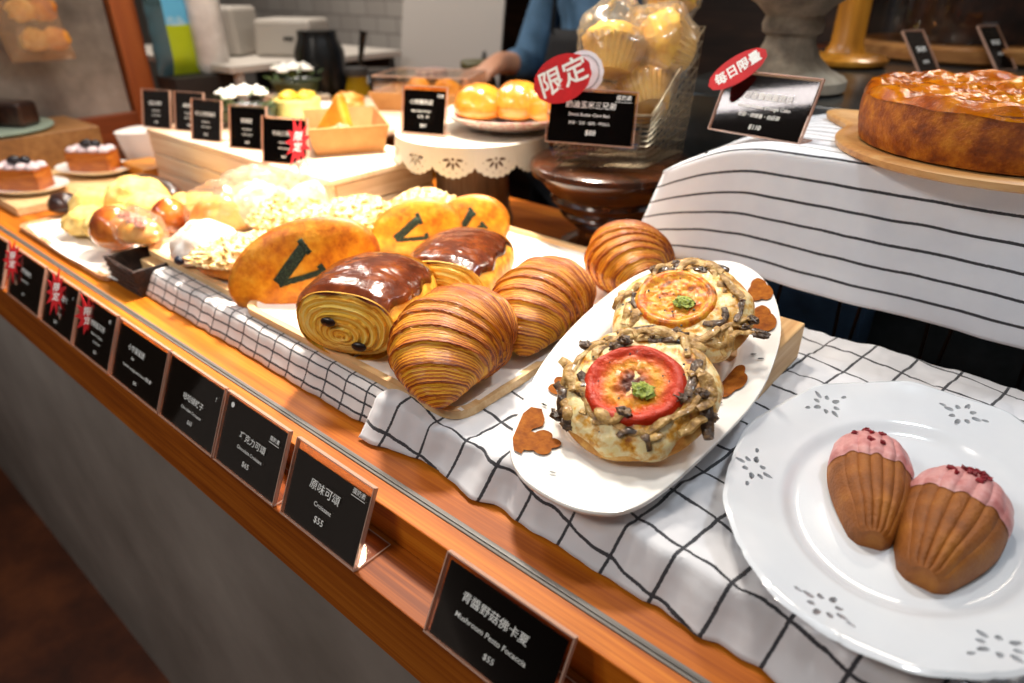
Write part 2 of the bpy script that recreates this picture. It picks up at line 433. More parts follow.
m_rattan = speck('rattan', ['#8a5a3a', '#c79468', '#e2bb90'], 160, .7, .6, 300)
tray('rattan_tray', 'flat rattan-edged tray under the yellow scones', -1.42, -1.045, .305, .46, .0005, m_rattan, lip=.009, rc=.02, paper=False)
b = MB()
b.surf(lambda u, w: (-1.40 + .38 * u + .02 * w, .315 + .135 * w - .012 * sin(u * 3) * (1 - w), .0098 + .0015 * nz((u, w, 0), 5)), 30, 12)
tag(b.build('paper_sheet', m_paper), 'white paper sheet spread over the rattan-edged tray', 'paper')
# ------------------------------------------------------------------ laminated pastry materials
def pastry(name, cols, freq=60, rough=.32, coat=.25, dark='#5a2408', top='#8a3f0e', u='u', zr=(.02, .07)):
    t = NT(name); uv = t.sep(t.coord('UV')); nvec = t.coord('Object')
    n = t.noise(nvec, 60, 5, .6); c = uv[0] if u == 'u' else uv[1]
    ph = t.math('ADD', t.math('MULTIPLY', c, freq * 2 * pi), t.math('MULTIPLY', n, 9.0))
    s = t.math('ADD', t.math('MULTIPLY', t.math('SINE', ph), .5), .5)
    ph2 = t.math('ADD', t.math('MULTIPLY', c, freq * 5.3 * pi), t.math('MULTIPLY', n, 14.0))
    s2 = t.math('ADD', t.math('MULTIPLY', t.math('SINE', ph2), .5), .5)
    f = t.math('ADD', t.math('MULTIPLY', s, .30), t.math('ADD', t.math('MULTIPLY', s2, .16), t.math('MULTIPLY', t.noise(nvec, 26, 4, .6), .62)))
    if u == 'u':
        bd_ = t.math('POWER', t.math('SUBTRACT', 1.0, uv[1]), 2.2); f = t.math('SUBTRACT', f, t.math('MULTIPLY', bd_, .30)); f = t.math('ADD', f, .10)
    k = len(cols); col = t.ramp(f, [(.26 + .5 * i / (k - 1), q) for i, q in enumerate(cols)])
    o = t.sep(nvec)[2]; br = t.new('ShaderNodeMapRange'); t.link(o, br.inputs[0]); br.inputs[1].default_value = zr[0]; br.inputs[2].default_value = zr[1]
    bf = t.math('MULTIPLY', br.outputs[0], t.math('ADD', .35, t.math('MULTIPLY', t.noise(nvec, 40, 3), .75)))
    bf = t.math('MINIMUM', bf, .70)
    col = t.mix(bf, col, top)
    t.bump(t.math('ADD', t.math('MULTIPLY', s2, .6), t.noise(nvec, 160, 4)), .5, .0012)
    return t.set(color=col, rough=rough, coat=coat, coatr=.2)
m_crois = pastry('croissant_crust', ['#682604', '#b45806', '#e28c14', '#f8bc30'], 44, top='#8f3e06', zr=(.03, .11), rough=.42, coat=.12)
m_pain = pastry('pain_layers', ['#c87c1c', '#f0b43a', '#fbd050', '#fde488'], 9, top='#b5601a', zr=(.06, .11), coat=.05, rough=.5, u='v')
m_glaze = speck('brown_glaze', ['#3a1606', '#5c260c', '#8a4314'], 30, .22, .5, 60, coat=.4)
m_choc = plain('dark_chocolate', '#1a0a05', .35)

def saw(x): return x - math.floor(x)
def croissant(name, label, loc, rotz, L=.088, R=.052, H=.80, bend=.03, group=None, seed=1, steps=(.0, .19, .34, .50, .62, .76, .87, .95, 1.0), tipdrop=.03):
    T = thing(name, label, 'croissant', loc, rotz, group)
    bandk = [0]
    def rad(t):
        a = abs(t); e = max(0.0, 1 - a ** 2.1) ** .62
        for i in range(len(steps) - 1):
            if steps[i] <= a < steps[i + 1]:
                k = (a - steps[i]) / (steps[i + 1] - steps[i]); break
        else: k = 1
        bandk[0] = k
        return R * e * (1.0 + .075 * k ** 1.5 - .05)
    def spine(t): return V((bend * t * t, L * t, R * H * .98 - tipdrop * abs(t) ** 3))
    def fn(u, w):
        t0 = -1 + 2 * u; th = w * 2 * pi
        t = t0 + (.05 * cos(th + .6) + .03 * nz((t0 * 2, cos(w * 6.28), sin(w * 6.28)), 1, seed)) * (1 - t0 * t0); t = max(-1, min(1, t))
        p = spine(t0); d = (spine(min(1, t0 + .01)) - spine(max(-1, t0 - .01))).normalized()
        sx = d.cross(V((0, 0, 1))).normalized(); sz = sx.cross(d)
        r = rad(t) * (1 + .03 * nz((t0 * 3, cos(th) * 2, sin(th) * 2), 1.3, seed))
        r += (.0009 * sin(t * 120 + 1.5 * sin(t * 31)) + .0004 * sin(t * 330)) * (.5 + .8 * abs(nz((t0 * 6, cos(th) * 2, sin(th) * 2), 1, seed + 2))) * (1 - abs(t0) ** 6)
        r += .0003 * sin(t * 80 + 2.2 * nz((t * 4, cos(th) * 1.5, sin(th) * 1.5), 2, seed)) * (1 - abs(t0) ** 6)
        q = p + sx * r * cos(th) + sz * r * H * sin(th)
        if q.z < 0: q.z *= .12
        return tuple(q)
    def uvf(u, w):
        t0 = -1 + 2 * u; t = max(-1, min(1, t0 + (.05 * cos(w * 2 * pi + .6) + .03 * nz((t0 * 2, cos(w * 6.28), sin(w * 6.28)), 1, seed)) * (1 - t0 * t0))); rad(t); return (t, 1 - bandk[0])
    b = MB(); b.surf(fn, 230, 84, uvf=uvf); b.build('crust', m_crois, T)
    return T
TZ = .0425
G = 'croissants on the wooden tray'
croissant('croissant', 'golden butter croissant at the front corner of the tray, tip towards the counter edge', (-.424, .412, TZ), radians(14), group=G, L=.080, R=.061, H=.72, bend=.030)
croissant('croissant', 'golden croissant lying between the front croissant and the mushroom focaccia plate', (-.413, .540, TZ), radians(10), group=G, seed=4, L=.078, R=.055, H=.76, bend=.02)
croissant('croissant', 'darker curled croissant half hidden behind the rim of the mushroom plate', (-.400, .700, TZ), radians(28), group=G, seed=9, L=.060, R=.056, bend=.03, tipdrop=.012, H=.80)

def pain(label, loc, rotz, group, seed=0, W=.062, H=.086, L=.062):
    T = thing('chocolate_pastry', label, 'pastry', loc, rotz, group)
    def cs_(th, y=0):
        c, s_ = cos(th), sin(th)
        x = W * (abs(c) ** .80) * (1 if c > 0 else -1); z = .5 * H + .5 * H * (abs(s_) ** .9) * (1 if s_ > 0 else -1)
        return x, z
    def body(u, w):
        th = w * 2 * pi; y = -L + 2 * L * u; x, z = cs_(th)
        e = 1 - .10 * (2 * abs(u - .5)) ** 3
        lay = .0016 * sin(x * 500 + z * 160)
        k = e * (1 + .02 * nz((x * 30, y * 20, z * 30), 1, seed))
        zz = (z - .4 * H) * k + .4 * H * e
        return (x * k, y, max(0, zz) + (lay if z > .01 and th < pi else 0) * 0)
    b = MB(); b.surf(body, 40, 90, uvf=lambda u, w: (u, 1.0))
    def cap(sgn):
        def f(u, w):
            th = w * 2 * pi; s_ = 1 - u; x, z = cs_(th)
            cx, cz = 0, .42 * H
            k = s_ * .9
            turn = saw(u * 6.2 + w)
            off = .012 * (1 - s_ * s_) ** .7 - .0035 * turn * (1 if u > .02 else 0)
            xx = cx + (x - cx) * k * (1 + .03 * nz((cos(th), sin(th), u * 5), 1.4, seed)); zz = cz + (z * .98 - cz) * k + .04 * H * s_
            return (xx, sgn * (L + off - .0 * turn), max(0, zz * (.9 + .1 * s_)))
        return f
    b.surf(cap(-1), 70, 90, uvf=lambda u, w: (w, u * .95)); b.surf(cap(1), 30, 60, uvf=lambda u, w: (w, u * .95))
    b.build('layered_roll', m_pain, T)
    for dx, dz in ((-.012, .048), (.020, .024)):
        c = MB(); c.surf(lambda u, w: (dx + .0085 * cos(w * 2 * pi) * sin(u * pi), -L - .0128 + .003 * cos(u * pi), dz + .0052 * sin(w * 2 * pi) * sin(u * pi)), 8, 16)
        c.build('chocolate_stick', m_choc, T)
    def gl(u, w):
        y0 = -L * (.93 + .07 * nz((w * 6, 2, 0), 1, seed)); y1 = L * .95
        lo = .16 + .07 * nz((u * 5, 0, 3), 1, seed); hi = 1 - .10 - .08 * nz((u * 4, 9, 3), 1, seed)
        th = (lo + (hi - lo) * w) * pi; y = y0 + (y1 - y0) * u; x, z = cs_(th)
        e = 1 - .10 * (abs(y) / L) ** 3
        edge = min(u, 1 - u, w, 1 - w) * 14; th_ = .0042 * min(1, edge) + .0006
        n_ = V((x / W, 0, (z - .5 * H) / H * 1.6)).normalized()
        rip = .0012 * fr((x, y, z), 40, seed)
        return (x * e + n_.x * (th_ + rip), y - (.006 * (1 - min(1, u * 8)) if 1 else 0), (z - .4 * H) * e + .4 * H * e + n_.z * (th_ + rip))
    g = MB(); g.surf(gl, 70, 60); o = g.build('glazed_top', m_glaze, T)
    return T
GP = 'glazed chocolate pastries on the wooden tray'
pain('glazed chocolate roll pastry with two chocolate holes in its pale spiral end', (-.554, .412, TZ), radians(24), GP, 1, W=.063, H=.080, L=.058)
pain('glazed chocolate roll pastry farther back between the herb-marked bread and a croissant', (-.553, .552, TZ), radians(24), GP, 3, W=.058, H=.072)

# ------------------------------------------------------------------ flat breads with a herb letter
t = NT('orange_baked_top'); vv = t.coord('Object'); f1 = t.noise(vv, 22, 6, .6); f2 = t.noise(vv, 130, 4, .6)
c = t.ramp(t.math('ADD', t.math('MULTIPLY', f1, .7), t.math('MULTIPLY', f2, .3)), [(.34, '#b44c04'), (.44, '#e07e08'), (.54, '#f4a01a'), (.68, '#f9c44c')])
uv = t.sep(t.coord('UV')); rim = t.new('ShaderNodeMapRange'); t.link(uv[0], rim.inputs[0]); rim.inputs[1].default_value = .34; rim.inputs[2].default_value = .44
edge = t.math('MULTIPLY', rim.outputs[0], t.math('MULTIPLY', t.noise(vv, 50, 3), 1.2)); rim.clamp = True
dn = t.new('ShaderNodeMapRange'); t.link(uv[0], dn.inputs[0]); dn.inputs[1].default_value = .52; dn.inputs[2].default_value = .60
c = t.mix(t.math('MINIMUM', edge, .8), c, '#8a3406'); c = t.mix(dn.outputs[0], c, '#e8b765')
t.bump(f2, .4, .002); m_vbread = t.set(color=c, rough=.45)
m_herb = speck('dark_green_herbs', ['#0a150b', '#1a2a16', '#4a5c40'], 420, .8, .6, 600)
def vbread(label, p_lo, p_hi, up, a, bb, th, vrot, vscale, seed, vc=(0, 0)):
    """flat loaf standing tilted; p_lo..p_hi is its long axis, up its short axis"""
    c0 = (V(p_lo) + V(p_hi)) / 2; M = frame((0, 0, 0), V(p_hi) - V(p_lo), up)
    T = thing('herb_bread', label, 'bread', c0, 0, 'flat loaves with a herb letter')
    def top(x, y):
        q = 1 - (x / a) ** 2 - (y / bb) ** 2; return th * max(0, q) ** .42 + .0012 * fr((x, y, 0), 30, seed) * max(0, q)
    def f(u, w):
        t_ = w * 2 * pi
        if u < .5: r = sin(u * pi) if u < .5 else 1; z = None
        r = sin(u * pi); k = 1 + .025 * nz((cos(t_), sin(t_), 0), 1.5, seed)
        x, y = a * r * cos(t_) * k, bb * r * sin(t_) * k
        z = th * cos(u * pi)
        if u < .5: z = th * (max(0, 1 - r * r) ** .40) + .0010 * fr((x, y, 0), 30, seed)
        else: z = -th * .5 * (max(0, 1 - r * r) ** .5)
        return tuple(M @ V((x, y, z)))
    b = MB(); b.surf(f, 60, 80); b.build('loaf', m_vbread, T)
    s_ = vscale
    polys = []
    def stroke(p, q, w0, w1, n=12):
        p = V(p); q = V(q); d = (q - p).normalized(); nn = V((-d.y, d.x)); return [(p + (q - p) * i / n, nn * (w0 + (w1 - w0) * i / n)) for i in range(n + 1)]
    mb = MB(); R = Matrix.Rotation(vrot, 2)
    def strip(st):
        vs = []
        for pt, nn in st:
            for k in range(5):
                q = R @ ((pt + nn * (k / 2 - 1)) * s_); q = (q[0] + vc[0], q[1] + vc[1])
                q = (q[0] + .0009 * nz((q[0], q[1], 0), 400, 3), q[1] + .0009 * nz((q[0], q[1], 5), 400, 3))
                vs.append(tuple(M @ V((q[0], q[1], top(*q) + .0010 + .0009 * abs(nz((q[0], q[1], 0), 500, 1))))))
        n = len(st); fs = [(i * 5 + k, i * 5 + k + 1, (i + 1) * 5 + k + 1, (i + 1) * 5 + k) for i in range(n - 1) for k in range(4)]
        mb.add(vs, fs)
    strip(stroke((-.05, -1), (-.62, .82), .24, .24)); strip(stroke((.02, -1), (.62, .82), .12, .12))
    strip(stroke((-.98, .88), (-.28, .88), .12, .12, 8)); strip(stroke((.32, .88), (.95, .88), .12, .12, 8))
    o = mb.build('herb_letter', m_herb, T, weld=False); so = o.modifiers.new('s', 'SOLIDIFY'); so.thickness = .0008; so.offset = 1
    return T
vbread('large orange-topped flat loaf with a dark herb letter, nearest of its kind', (-.755, .362, .052), (-.645, .490, .104), (.12, .35, .90), .098, .060, .020, radians(-74), .029, 1, (-.004, .004))
vbread('flat orange loaf with a herb letter leaning between the large loaf and the last one', (-.745, .575, .058), (-.668, .660, .090), (.12, .35, .90), .068, .047, .018, radians(-84), .023, 2, (-.006, .002))
vbread('last flat orange loaf with a herb letter, beside the lace-edged stand', (-.710, .665, .058), (-.630, .725, .084), (.14, .35, .90), .060, .046, .018, radians(-62), .021, 3, (.0, .0))

# ------------------------------------------------------------------ focaccia with mushrooms
t = NT('focaccia_cheese'); vv = t.coord('Object'); f1 = t.noise(vv, 45, 6, .65); f2 = t.noise(vv, 150, 4)
c = t.ramp(t.math('ADD', t.math('MULTIPLY', f1, .75), t.math('MULTIPLY', f2, .25)), [(.30, '#4a2408'), (.38, '#a05a10'), (.45, '#d69a30'), (.54, '#ead9a6'), (.62, '#e8cf8a'), (.68, '#dc9410')])
t.bump(f2, .5, .002); m_cheese = t.set(color=c, rough=.4, coat=.12)
m_foc = speck('focaccia_crust', ['#7a3c10', '#b97428', '#dca552', '#e9c98a'], 40, .5, .5, 120)
m_mush = speck('roasted_mushroom', ['#664618', '#ab8140', '#d6b674'], 120, .45, .5, 300, coat=.2, vs=(1, 1, 1))
m_mushd = speck('dark_mushroom', ['#1e1107', '#442a10', '#7c5a2a'], 160, .4, .6, 300, coat=.3)
t = NT('tomato_slice_skin'); uv = t.sep(t.coord('UV')); vv = t.coord('Object'); n_ = t.noise(vv, 70, 5, .65)
rr = t.math('ADD', uv[0], t.math('MULTIPLY', t.math('SUBTRACT', n_, .5), .42))
c = t.ramp(rr, [(.16, '#5a2208'), (.30, '#b85a12'), (.46, '#dc9420'), (.60, '#cc5a0c'), (.72, '#c23404'), (.98, '#a82002')])
t.bump(n_, .8, .004); m_tom = t.set(color=c, rough=.34, coat=.06, spec=.3)
t = NT('browned_tomato'); uv = t.sep(t.coord('UV')); vv = t.coord('Object'); n_ = t.noise(vv, 60, 5, .65)
c = t.ramp(n_, [(.32, '#5a3512'), (.42, '#c2661c'), (.52, '#dda02c'), (.62, '#cf4f1c'), (.72, '#e2b04a')])
t.bump(n_, .5, .003); m_tomb = t.set(color=c, rough=.36, coat=.06, spec=.3)
m_pesto = speck('pesto', ['#3d4a0e', '#7e8f1f', '#b9bd52'], 300, .5, .6, 300)
m_pepper = plain('black_pepper', '#15100c', .6)
def focaccia(label, loc, tilt, r, seed, tomato, tc=(0, 0), tr=.038, tilty=0):
    T = thing('focaccia', label, 'bread', loc, 0, 'mushroom focaccias on the white plate'); T.rotation_euler = (tilt, tilty, 0); T.scale = (1, 1, .78)
    rnd = random.Random(seed)
    def hz(x, y):
        q = min(1, sqrt(x * x + y * y) / r); return .030 * (1 - q ** 6) ** .5 + .0035 * fr((x, y, 0), 38, seed) * (1 - q)
    def f(u, w):
        a = w * 2 * pi; k = 1 + .045 * nz((cos(a), sin(a), 0), 1.6, seed)
        if u < .75: q = sin(u / .75 * pi / 2); x, y = r * q * k * cos(a), r * q * k * sin(a); z = .012 + .45 * hz(x / k, y / k)
        else: q = 1 - .35 * ((u - .75) / .25); x, y = r * q * k * cos(a), r * q * k * sin(a); z = .014 * (1 - (u - .75) / .25) ** 1.5
        return (x, y, max(0, z))
    b = MB(); b.surf(f, 40, 72); b.build('bread_base', m_foc, T)
    def ch(u, w):
        a = w * 2 * pi; k = 1 + .10 * nz((cos(a), sin(a), 0), 2.6, seed + 5)
        q = sin(u * pi / 2); x, y = r * .985 * q * k * cos(a), r * .985 * q * k * sin(a)
        z = .016 + .021 * max(0, 1 - q ** 5) ** .6 + .0045 * abs(fr((x, y, 0), 42, seed)) * (1 - u ** 4)
        return (x, y, z - (.004 if u == 1 else 0))
    b = MB(); b.surf(ch, 60, 100); b.build('melted_cheese', m_cheese, T)
    zt = .040
    def to(u, w):
        a = w * 2 * pi; k = 1 + .05 * nz((cos(a), sin(a), 0), 1.5, seed + 2)
        x, y = tr * u * k * cos(a), tr * u * k * sin(a) * .9
        z = zt + .0035 * math.exp(-((u - .82) / .12) ** 2) + .0032 * fr((x, y, 0), 75, seed) * (1 if u < .75 else .3) - (.009 * max(0, (u - .88) / .12) ** 2) + .05 * 0
        return (tc[0] + x, tc[1] + y, z)
    b = MB(); b.surf(to, 36, 72); b.build('tomato_slice', tomato, T)
    # mushrooms
    for i in range(34):
        a = rnd.uniform(0, 2 * pi) if i > 15 else i * 2 * pi / 16 + rnd.uniform(-.2, .2); q = rnd.uniform(.62, .97) * r
        x0, y0 = q * cos(a), q * sin(a); da = a + rnd.uniform(1.0, 2.1); L = rnd.uniform(.018, .042); cu = rnd.uniform(-1, 1)
        pts = []; 
        for k in range(9):
            s_ = (k / 8 - .5) * L; aa = da + cu * (k / 8 - .5) * 1.4
            x, y = x0 + s_ * cos(aa), y0 + s_ * sin(aa); qq = min(1, sqrt(x * x + y * y) / r)
            pts.append((x, y, .021 + .018 * max(0, 1 - qq ** 5) ** .6 + .002 * sin(k * 1.1 + i) + (.004 if i % 4 == 0 else 0)))
        w0 = rnd.uniform(.0030, .0054)
        rs = [w0 * (.5 + .5 * sin(pi * min(1, .12 + k / 8))) * (1.35 if k > 5 else 1) for k in range(9)]
        b = MB(); b.cur = 0; b.tube(pts, rs, 8, flat=.42 if i % 3 else .6); b.build('mushroom_slice', m_mushd if i % 4 == 1 else m_mush, T)
        if i % 3 == 0:
            px, py, pz = pts[-1]
            b = MB(); blob(b, (px, py, pz - .004), (.0055 + .003 * rnd.random(), .0045, .0040), (14, 10), .5, 22, i); b.build('mushroom_cap', m_mushd, T)
    b = MB()
    for _ in range(46):
        a = rnd.uniform(0, 2 * pi); q = sqrt(rnd.random()) * r * .85; x, y = q * cos(a), q * sin(a); s_ = rnd.uniform(.0004, .0009)
        b.box((x, y, .0415 + .001 * rnd.random() - .012 * (q / r) ** 4), (s_ * 2, s_ * 2, s_ * 1.4))
    tag(b.build('pepper_specks', m_pepper, T, False, weld=False), None, None, kind='stuff')
    b = MB(); blob(b, (tc[0] + .012, tc[1] - .004, zt - .001), (.009, .007, .004), (20, 14), .5, 30, seed); b.build('pesto_dab', m_pesto, T)
focaccia('round mushroom focaccia with a bright red tomato slice, nearer one on the plate', (-.224, .431, .0850), radians(27), .0655, 3, m_tom, (.002, -.004), .045)
focaccia('round mushroom focaccia with a browned tomato slice, farther one on the plate', (-.252, .556, .1000), radians(27), .0655, 8, m_tomb, (-.006, .004), .042)

# ------------------------------------------------------------------ madeleines
m_mad = speck('madeleine_crumb', ['#6d3a0a', '#925314', '#ad6c20'], 30, .6, .45, 420)
m_pink = speck('pink_icing', ['#b86e6c', '#cf908c', '#dba8a2'], 70, .4, .3, 160, sss=0)
m_rasp = speck('dried_raspberry', ['#5c0712', '#a30e22'], 200, .5, .4, 300)
def madeleine(label, loc, rz, L, W, H, seed, tiltx=0):
    T = thing('madeleine', label, 'madeleine', loc, 0, 'iced madeleines on the oval plate'); T.rotation_euler = (tiltx, 0, rz)
    def width(s): # s 0 = narrow foot, 1 = round top
        if s < .05: return W * (.24 + .22 * (s / .05) ** .8)
        k = (s - .05) / .95
        return W * (.46 + .54 * sin(min(1, k / .60) * pi / 2)) * (max(0, 1 - ((k - .62) / .38) ** 2.4) ** .5 if k > .62 else 1)
    def surfp(s, t_, lift=0):
        w = width(s); hh = H * (min(1, .6 + s / .5) if s > .004 else 0) * (1 - max(0, (s - .66) / .34) ** 3.2) ** .55
        sc = cos(t_ * pi * 3.5) ; rid = abs(sc) ** .7
        amp = min(1, s / .05) * (1 - max(0, (s - .86) / .14))
        prof = max(0, 1 - abs(t_) ** 2.6) ** .55
        z = (hh + lift) * prof + (.0017 * (rid - .6) * amp * prof)
        x = (w + lift * .8) * t_ * (1 + .018 * amp * (rid - .5))
        return V((x, -L / 2 + L * s + lift * (1 if s > .8 else 0), max(0.0002, z)))
    b = MB(); b.surf(lambda u, w: tuple(surfp(u, -1 + 2 * w)), 110, 98)
    b.surf(lambda u, w: (width(u) * (-1 + 2 * w), -L / 2 + L * u, .0), 80, 12); b.build('sponge', m_mad, T)
    def ic(u, w):
        t_ = -1 + 2 * w; lo = .63 + .02 * nz((t_ * 4, 0, 0), 1, seed) + .012 * cos(t_ * pi * 3.5) + .03 * t_ * t_
        s = lo + (1 - lo) * u; e = min(1, u * 9, (1 - abs(t_)) * 14)
        p = surfp(s, t_, .0006 + .0022 * e); p.z = max(p.z, .0004 + .002 * (u < 1)); return tuple(p)
    b = MB(); b.surf(ic, 40, 80); b.build('pink_icing', m_pink, T)
    rnd = random.Random(seed)
    for i in range(13 if seed == 2 else 6):
        s = rnd.uniform(.74, .90); t_ = rnd.gauss(-.05 if seed == 2 else -.15, .28); p = surfp(s, max(-.8, min(.8, t_)), .0026)
        b = MB(); blob(b, (p.x, p.y, p.z - .001), (rnd.uniform(.0018, .0032), .0021, .0019), (8, 6), .7, 30, i); b.build('raspberry_piece', m_rasp, T)
madeleine('pink-iced madeleine standing farther from the plate edge, the slimmer of two', (-.0475, .482, .0480), radians(17), .112, .0300, .027, 1, radians(5))
madeleine('pink-iced madeleine with more raspberry crumbs, the broader one overlapping the other', (.0070, .471, .0480), radians(-3), .116, .0340, .029, 2, radians(5))
# ------------------------------------------------------------------ oval openwork plate
OC = V((-.022, .489, .037)); RX, RY = .124, .169
OV = thing('oval_plate', 'white oval china plate with pierced flowers in its scalloped rim', 'plate', OC)
def rimk(a): return 1 + .024 * abs(cos(a * 5.0)) ** .7 + .005 * cos(a * 20)
def plate_z(q):
    if q < .60: return .0062 + .0005 * q
    if q < .72: k = (q - .60) / .12; return .0065 + .0075 * (k * k * (3 - 2 * k))
    return .0140 + .013 * ((q - .72) / .28) ** 1.1
b = MB()
def pf2(u, w):
    a = w * 2 * pi
    if u < .5: q = u / .5; z = plate_z(q)
    else: q = 1 - (u - .5) / .5; z = plate_z(q) - .0045
    edge = 1 + (rimk(a) - 1) * max(0, (q - .7) / .3); z += .0012 * max(0, (q - .9) / .1) * cos(a * 10) if q > .9 else 0
    if u >= .5 and q > .985: z += .0022
    return (RX * q * cos(a) * edge, RY * q * sin(a) * edge, max(0, z))
b.surf(pf2, 96, 200)
o = b.build('plate_body', m_porc, OV)
holes = []
def plate_pt(a, q): return V((RX * q * cos(a), RY * q * sin(a), plate_z(q)))
for a in [radians(x) for x in (145, 85, 198, 262, 312, 28)]:
    c = plate_pt(a, .868); rd = V((cos(a) / RX, sin(a) / RY, 0)).normalized(); tg = V((-rd.y, rd.x, 0))
    for k in range(8):
        ph = k * pi / 4; d = rd * cos(ph) + tg * sin(ph)
        p = c + d * (.0112 if k % 2 == 0 else .0088) ; holes.append((p, (0, 0, 1), d, .0040 if k % 2 == 0 else .0027, .0021))
    for sg in (-1, 1):
        p = plate_pt(a + sg * .155, .89); holes.append((p, (0, 0, 1), tg, .0030, .0015))
cut_holes(o, holes, .05)
# foot ring
b = MB(); b.lathe([(.066, -.001), (.068, -.001), (.068, .006), (.064, .006)], 64, sy=RY / RX); 
# ------------------------------------------------------------------ long hexagonal plate, tilted on the wooden box
KT = math.atan(.14)
PC = V((-.255, .515, .0))
def pz(x, y): return .055 + .14 * (y - .32)
PLo = [(-.312, .690), (-.270, .716), (-.222, .690), (-.180, .625), (-.160, .560), (-.152, .500), (-.155, .438), (-.163, .374), (-.175, .338), (-.198, .320), (-.228, .3145), (-.262, .319), (-.288, .338), (-.312, .378), (-.338, .445), (-.352, .524), (-.354, .605), (-.343, .655)]
def closed(pts, n=6):
    out = []; L = len(pts)
    for i in range(L):
        p0, p1, p2, p3 = (V(pts[(i + k) % L]) for k in (-1, 0, 1, 2))
        for k in range(n):
            t_ = k / n; out.append(.5 * ((2 * p1) + (p2 - p0) * t_ + (2 * p0 - 5 * p1 + 4 * p2 - p3) * t_ * t_ + (3 * p1 - p0 - 3 * p2 + p3) * t_ ** 3))
    return out
LO = closed(PLo); CX0 = V((-.255, .512))
def inner(p, q, box=0): return CX0 + (p - CX0) * q
def hplz(q):
    if q < .62: return -.016
    if q < .70: k = (q - .62) / .08; return -.016 + .010 * (k * k * (3 - 2 * k))
    return -.006 + .006 * (q - .7) / .3
HP = thing('hexagonal_plate', 'long white plate with brown painted flowers holding two focaccias, tilted against a wooden box', 'plate', (CX0.x, CX0.y, 0))
b = MB(); qs = [0.001, .2, .4, .56, .62, .64, .66, .68, .70, .76, .84, .92, .97, .99, 1.0]
vs = []; n = len(LO)
prof = [(q, hplz(q) + (.0005 if q == .99 else 0)) for q in qs] + [(1.004, -.0015), (1.0, -.004), (.95, -.0068), (.70, -.012), (.62, -.021), (.4, -.021), (.001, -.021)]
for q, dz in prof:
    for p in LO:
        r_ = inner(p, q); vs.append((r_.x - CX0.x, r_.y - CX0.y, pz(*r_) + dz))
fs = [(i * n + k, i * n + (k + 1) % n, (i + 1) * n + (k + 1) % n, (i + 1) * n + k) for i in range(len(prof) - 1) for k in range(n)] + [tuple(range(n))[::-1], tuple(range((len(prof) - 1) * n, len(prof) * n))]
t = NT('speckled_white_glaze'); vv = t.coord('Object'); f = t.noise(vv, 18, 5); t.set(color=t.ramp(f, [(.3, '#e3dfd8'), (.6, '#f3f1ec')]), rough=.14, coat=.5)
b.add(vs, fs); b.build('plate_body', t.m, HP)
m_brownp = speck('brown_painted_glaze', ['#6e3406', '#8c4c0e', '#a06018'], 120, .6, 0, 200, spec=.1)
def decal(name, polys, m, lift=.0018):
    mb = MB()
    for pts in polys:
        cc = V((sum(p[0] for p in pts) / len(pts), sum(p[1] for p in pts) / len(pts))); N = len(pts); vs = []; R_ = 7
        for i in range(R_ + 1):
            for p in pts:
                r_ = cc + (V(p) - cc) * (i / R_ if i else .001)
                best = 9; 
                # radial parameter of this spot on the plate
                a_ = atan2(r_.y - CX0.y, r_.x - CX0.x)
                for e in LO:
                    da = abs((atan2(e.y - CX0.y, e.x - CX0.x) - a_ + pi) % (2 * pi) - pi)
                    if da < best: best = da; E_ = e
                q = (r_ - CX0).length / max(1e-6, (E_ - CX0).length)
                vs.append((r_.x - CX0.x, r_.y - CX0.y, pz(*r_) + hplz(min(1, q)) + lift))
        fs = [(i * N + k, i * N + (k + 1) % N, (i + 1) * N + (k + 1) % N, (i + 1) * N + k) for i in range(R_) for k in range(N)]
        mb.add(vs, fs)
    return mb.build(name, m, HP, weld=False)
def flower(c, r, rot, petals=5, sy=1.0, n=50):
    out = []
    for k in range(n):
        a = 2 * pi * k / n; q = r * (.72 + .28 * abs(cos(a * petals / 2)))
        x, y = q * cos(a), q * sin(a) * sy; out.append((c[0] + x * cos(rot) - y * sin(rot), c[1] + x * sin(rot) + y * cos(rot)))
    return out
decal('painted_flower', [flower((-.2740, .3580), .0185, .6, 5, .85)], m_brownp)
decal('painted_leaf', [[(-.306, .387), (-.298, .392), (-.288, .3835), (-.284, .376), (-.288, .366), (-.281, .352), (-.2755, .337), (-.283, .336), (-.293, .346), (-.300, .362), (-.306, .376)]], m_brownp)
decal('painted_flower', [flower((-.297, .430), .019, .2, 5, .9)], m_brownp)
decal('painted_flower', [flower((-.222, .672), .024, 2.1, 3, .55), flower((-.198, .622), .026, 2.0, 3, .55)], m_brownp)
decal('painted_flower', [flower((-.180, .520), .026, 1.7, 4, .45)], m_brownp)
decal('painted_dots', [flower(c, .0028, .3, 2, .5, 14) for c in ((-.300, .398), (-.284, .402), (-.243, .336), (-.172, .560), (-.181, .565), (-.176, .485))], plain('grey_dots', '#3d4243', .3), .0019)
# wooden box beneath it
bx = MB(); bx.box((-.245, .620, .0585), (.150, .115, .043)).build('wooden_block', m_paley, None, False, .002)
tag(bpy.data.objects['wooden_block'], 'plain wooden box propping up the painted plate', 'box')

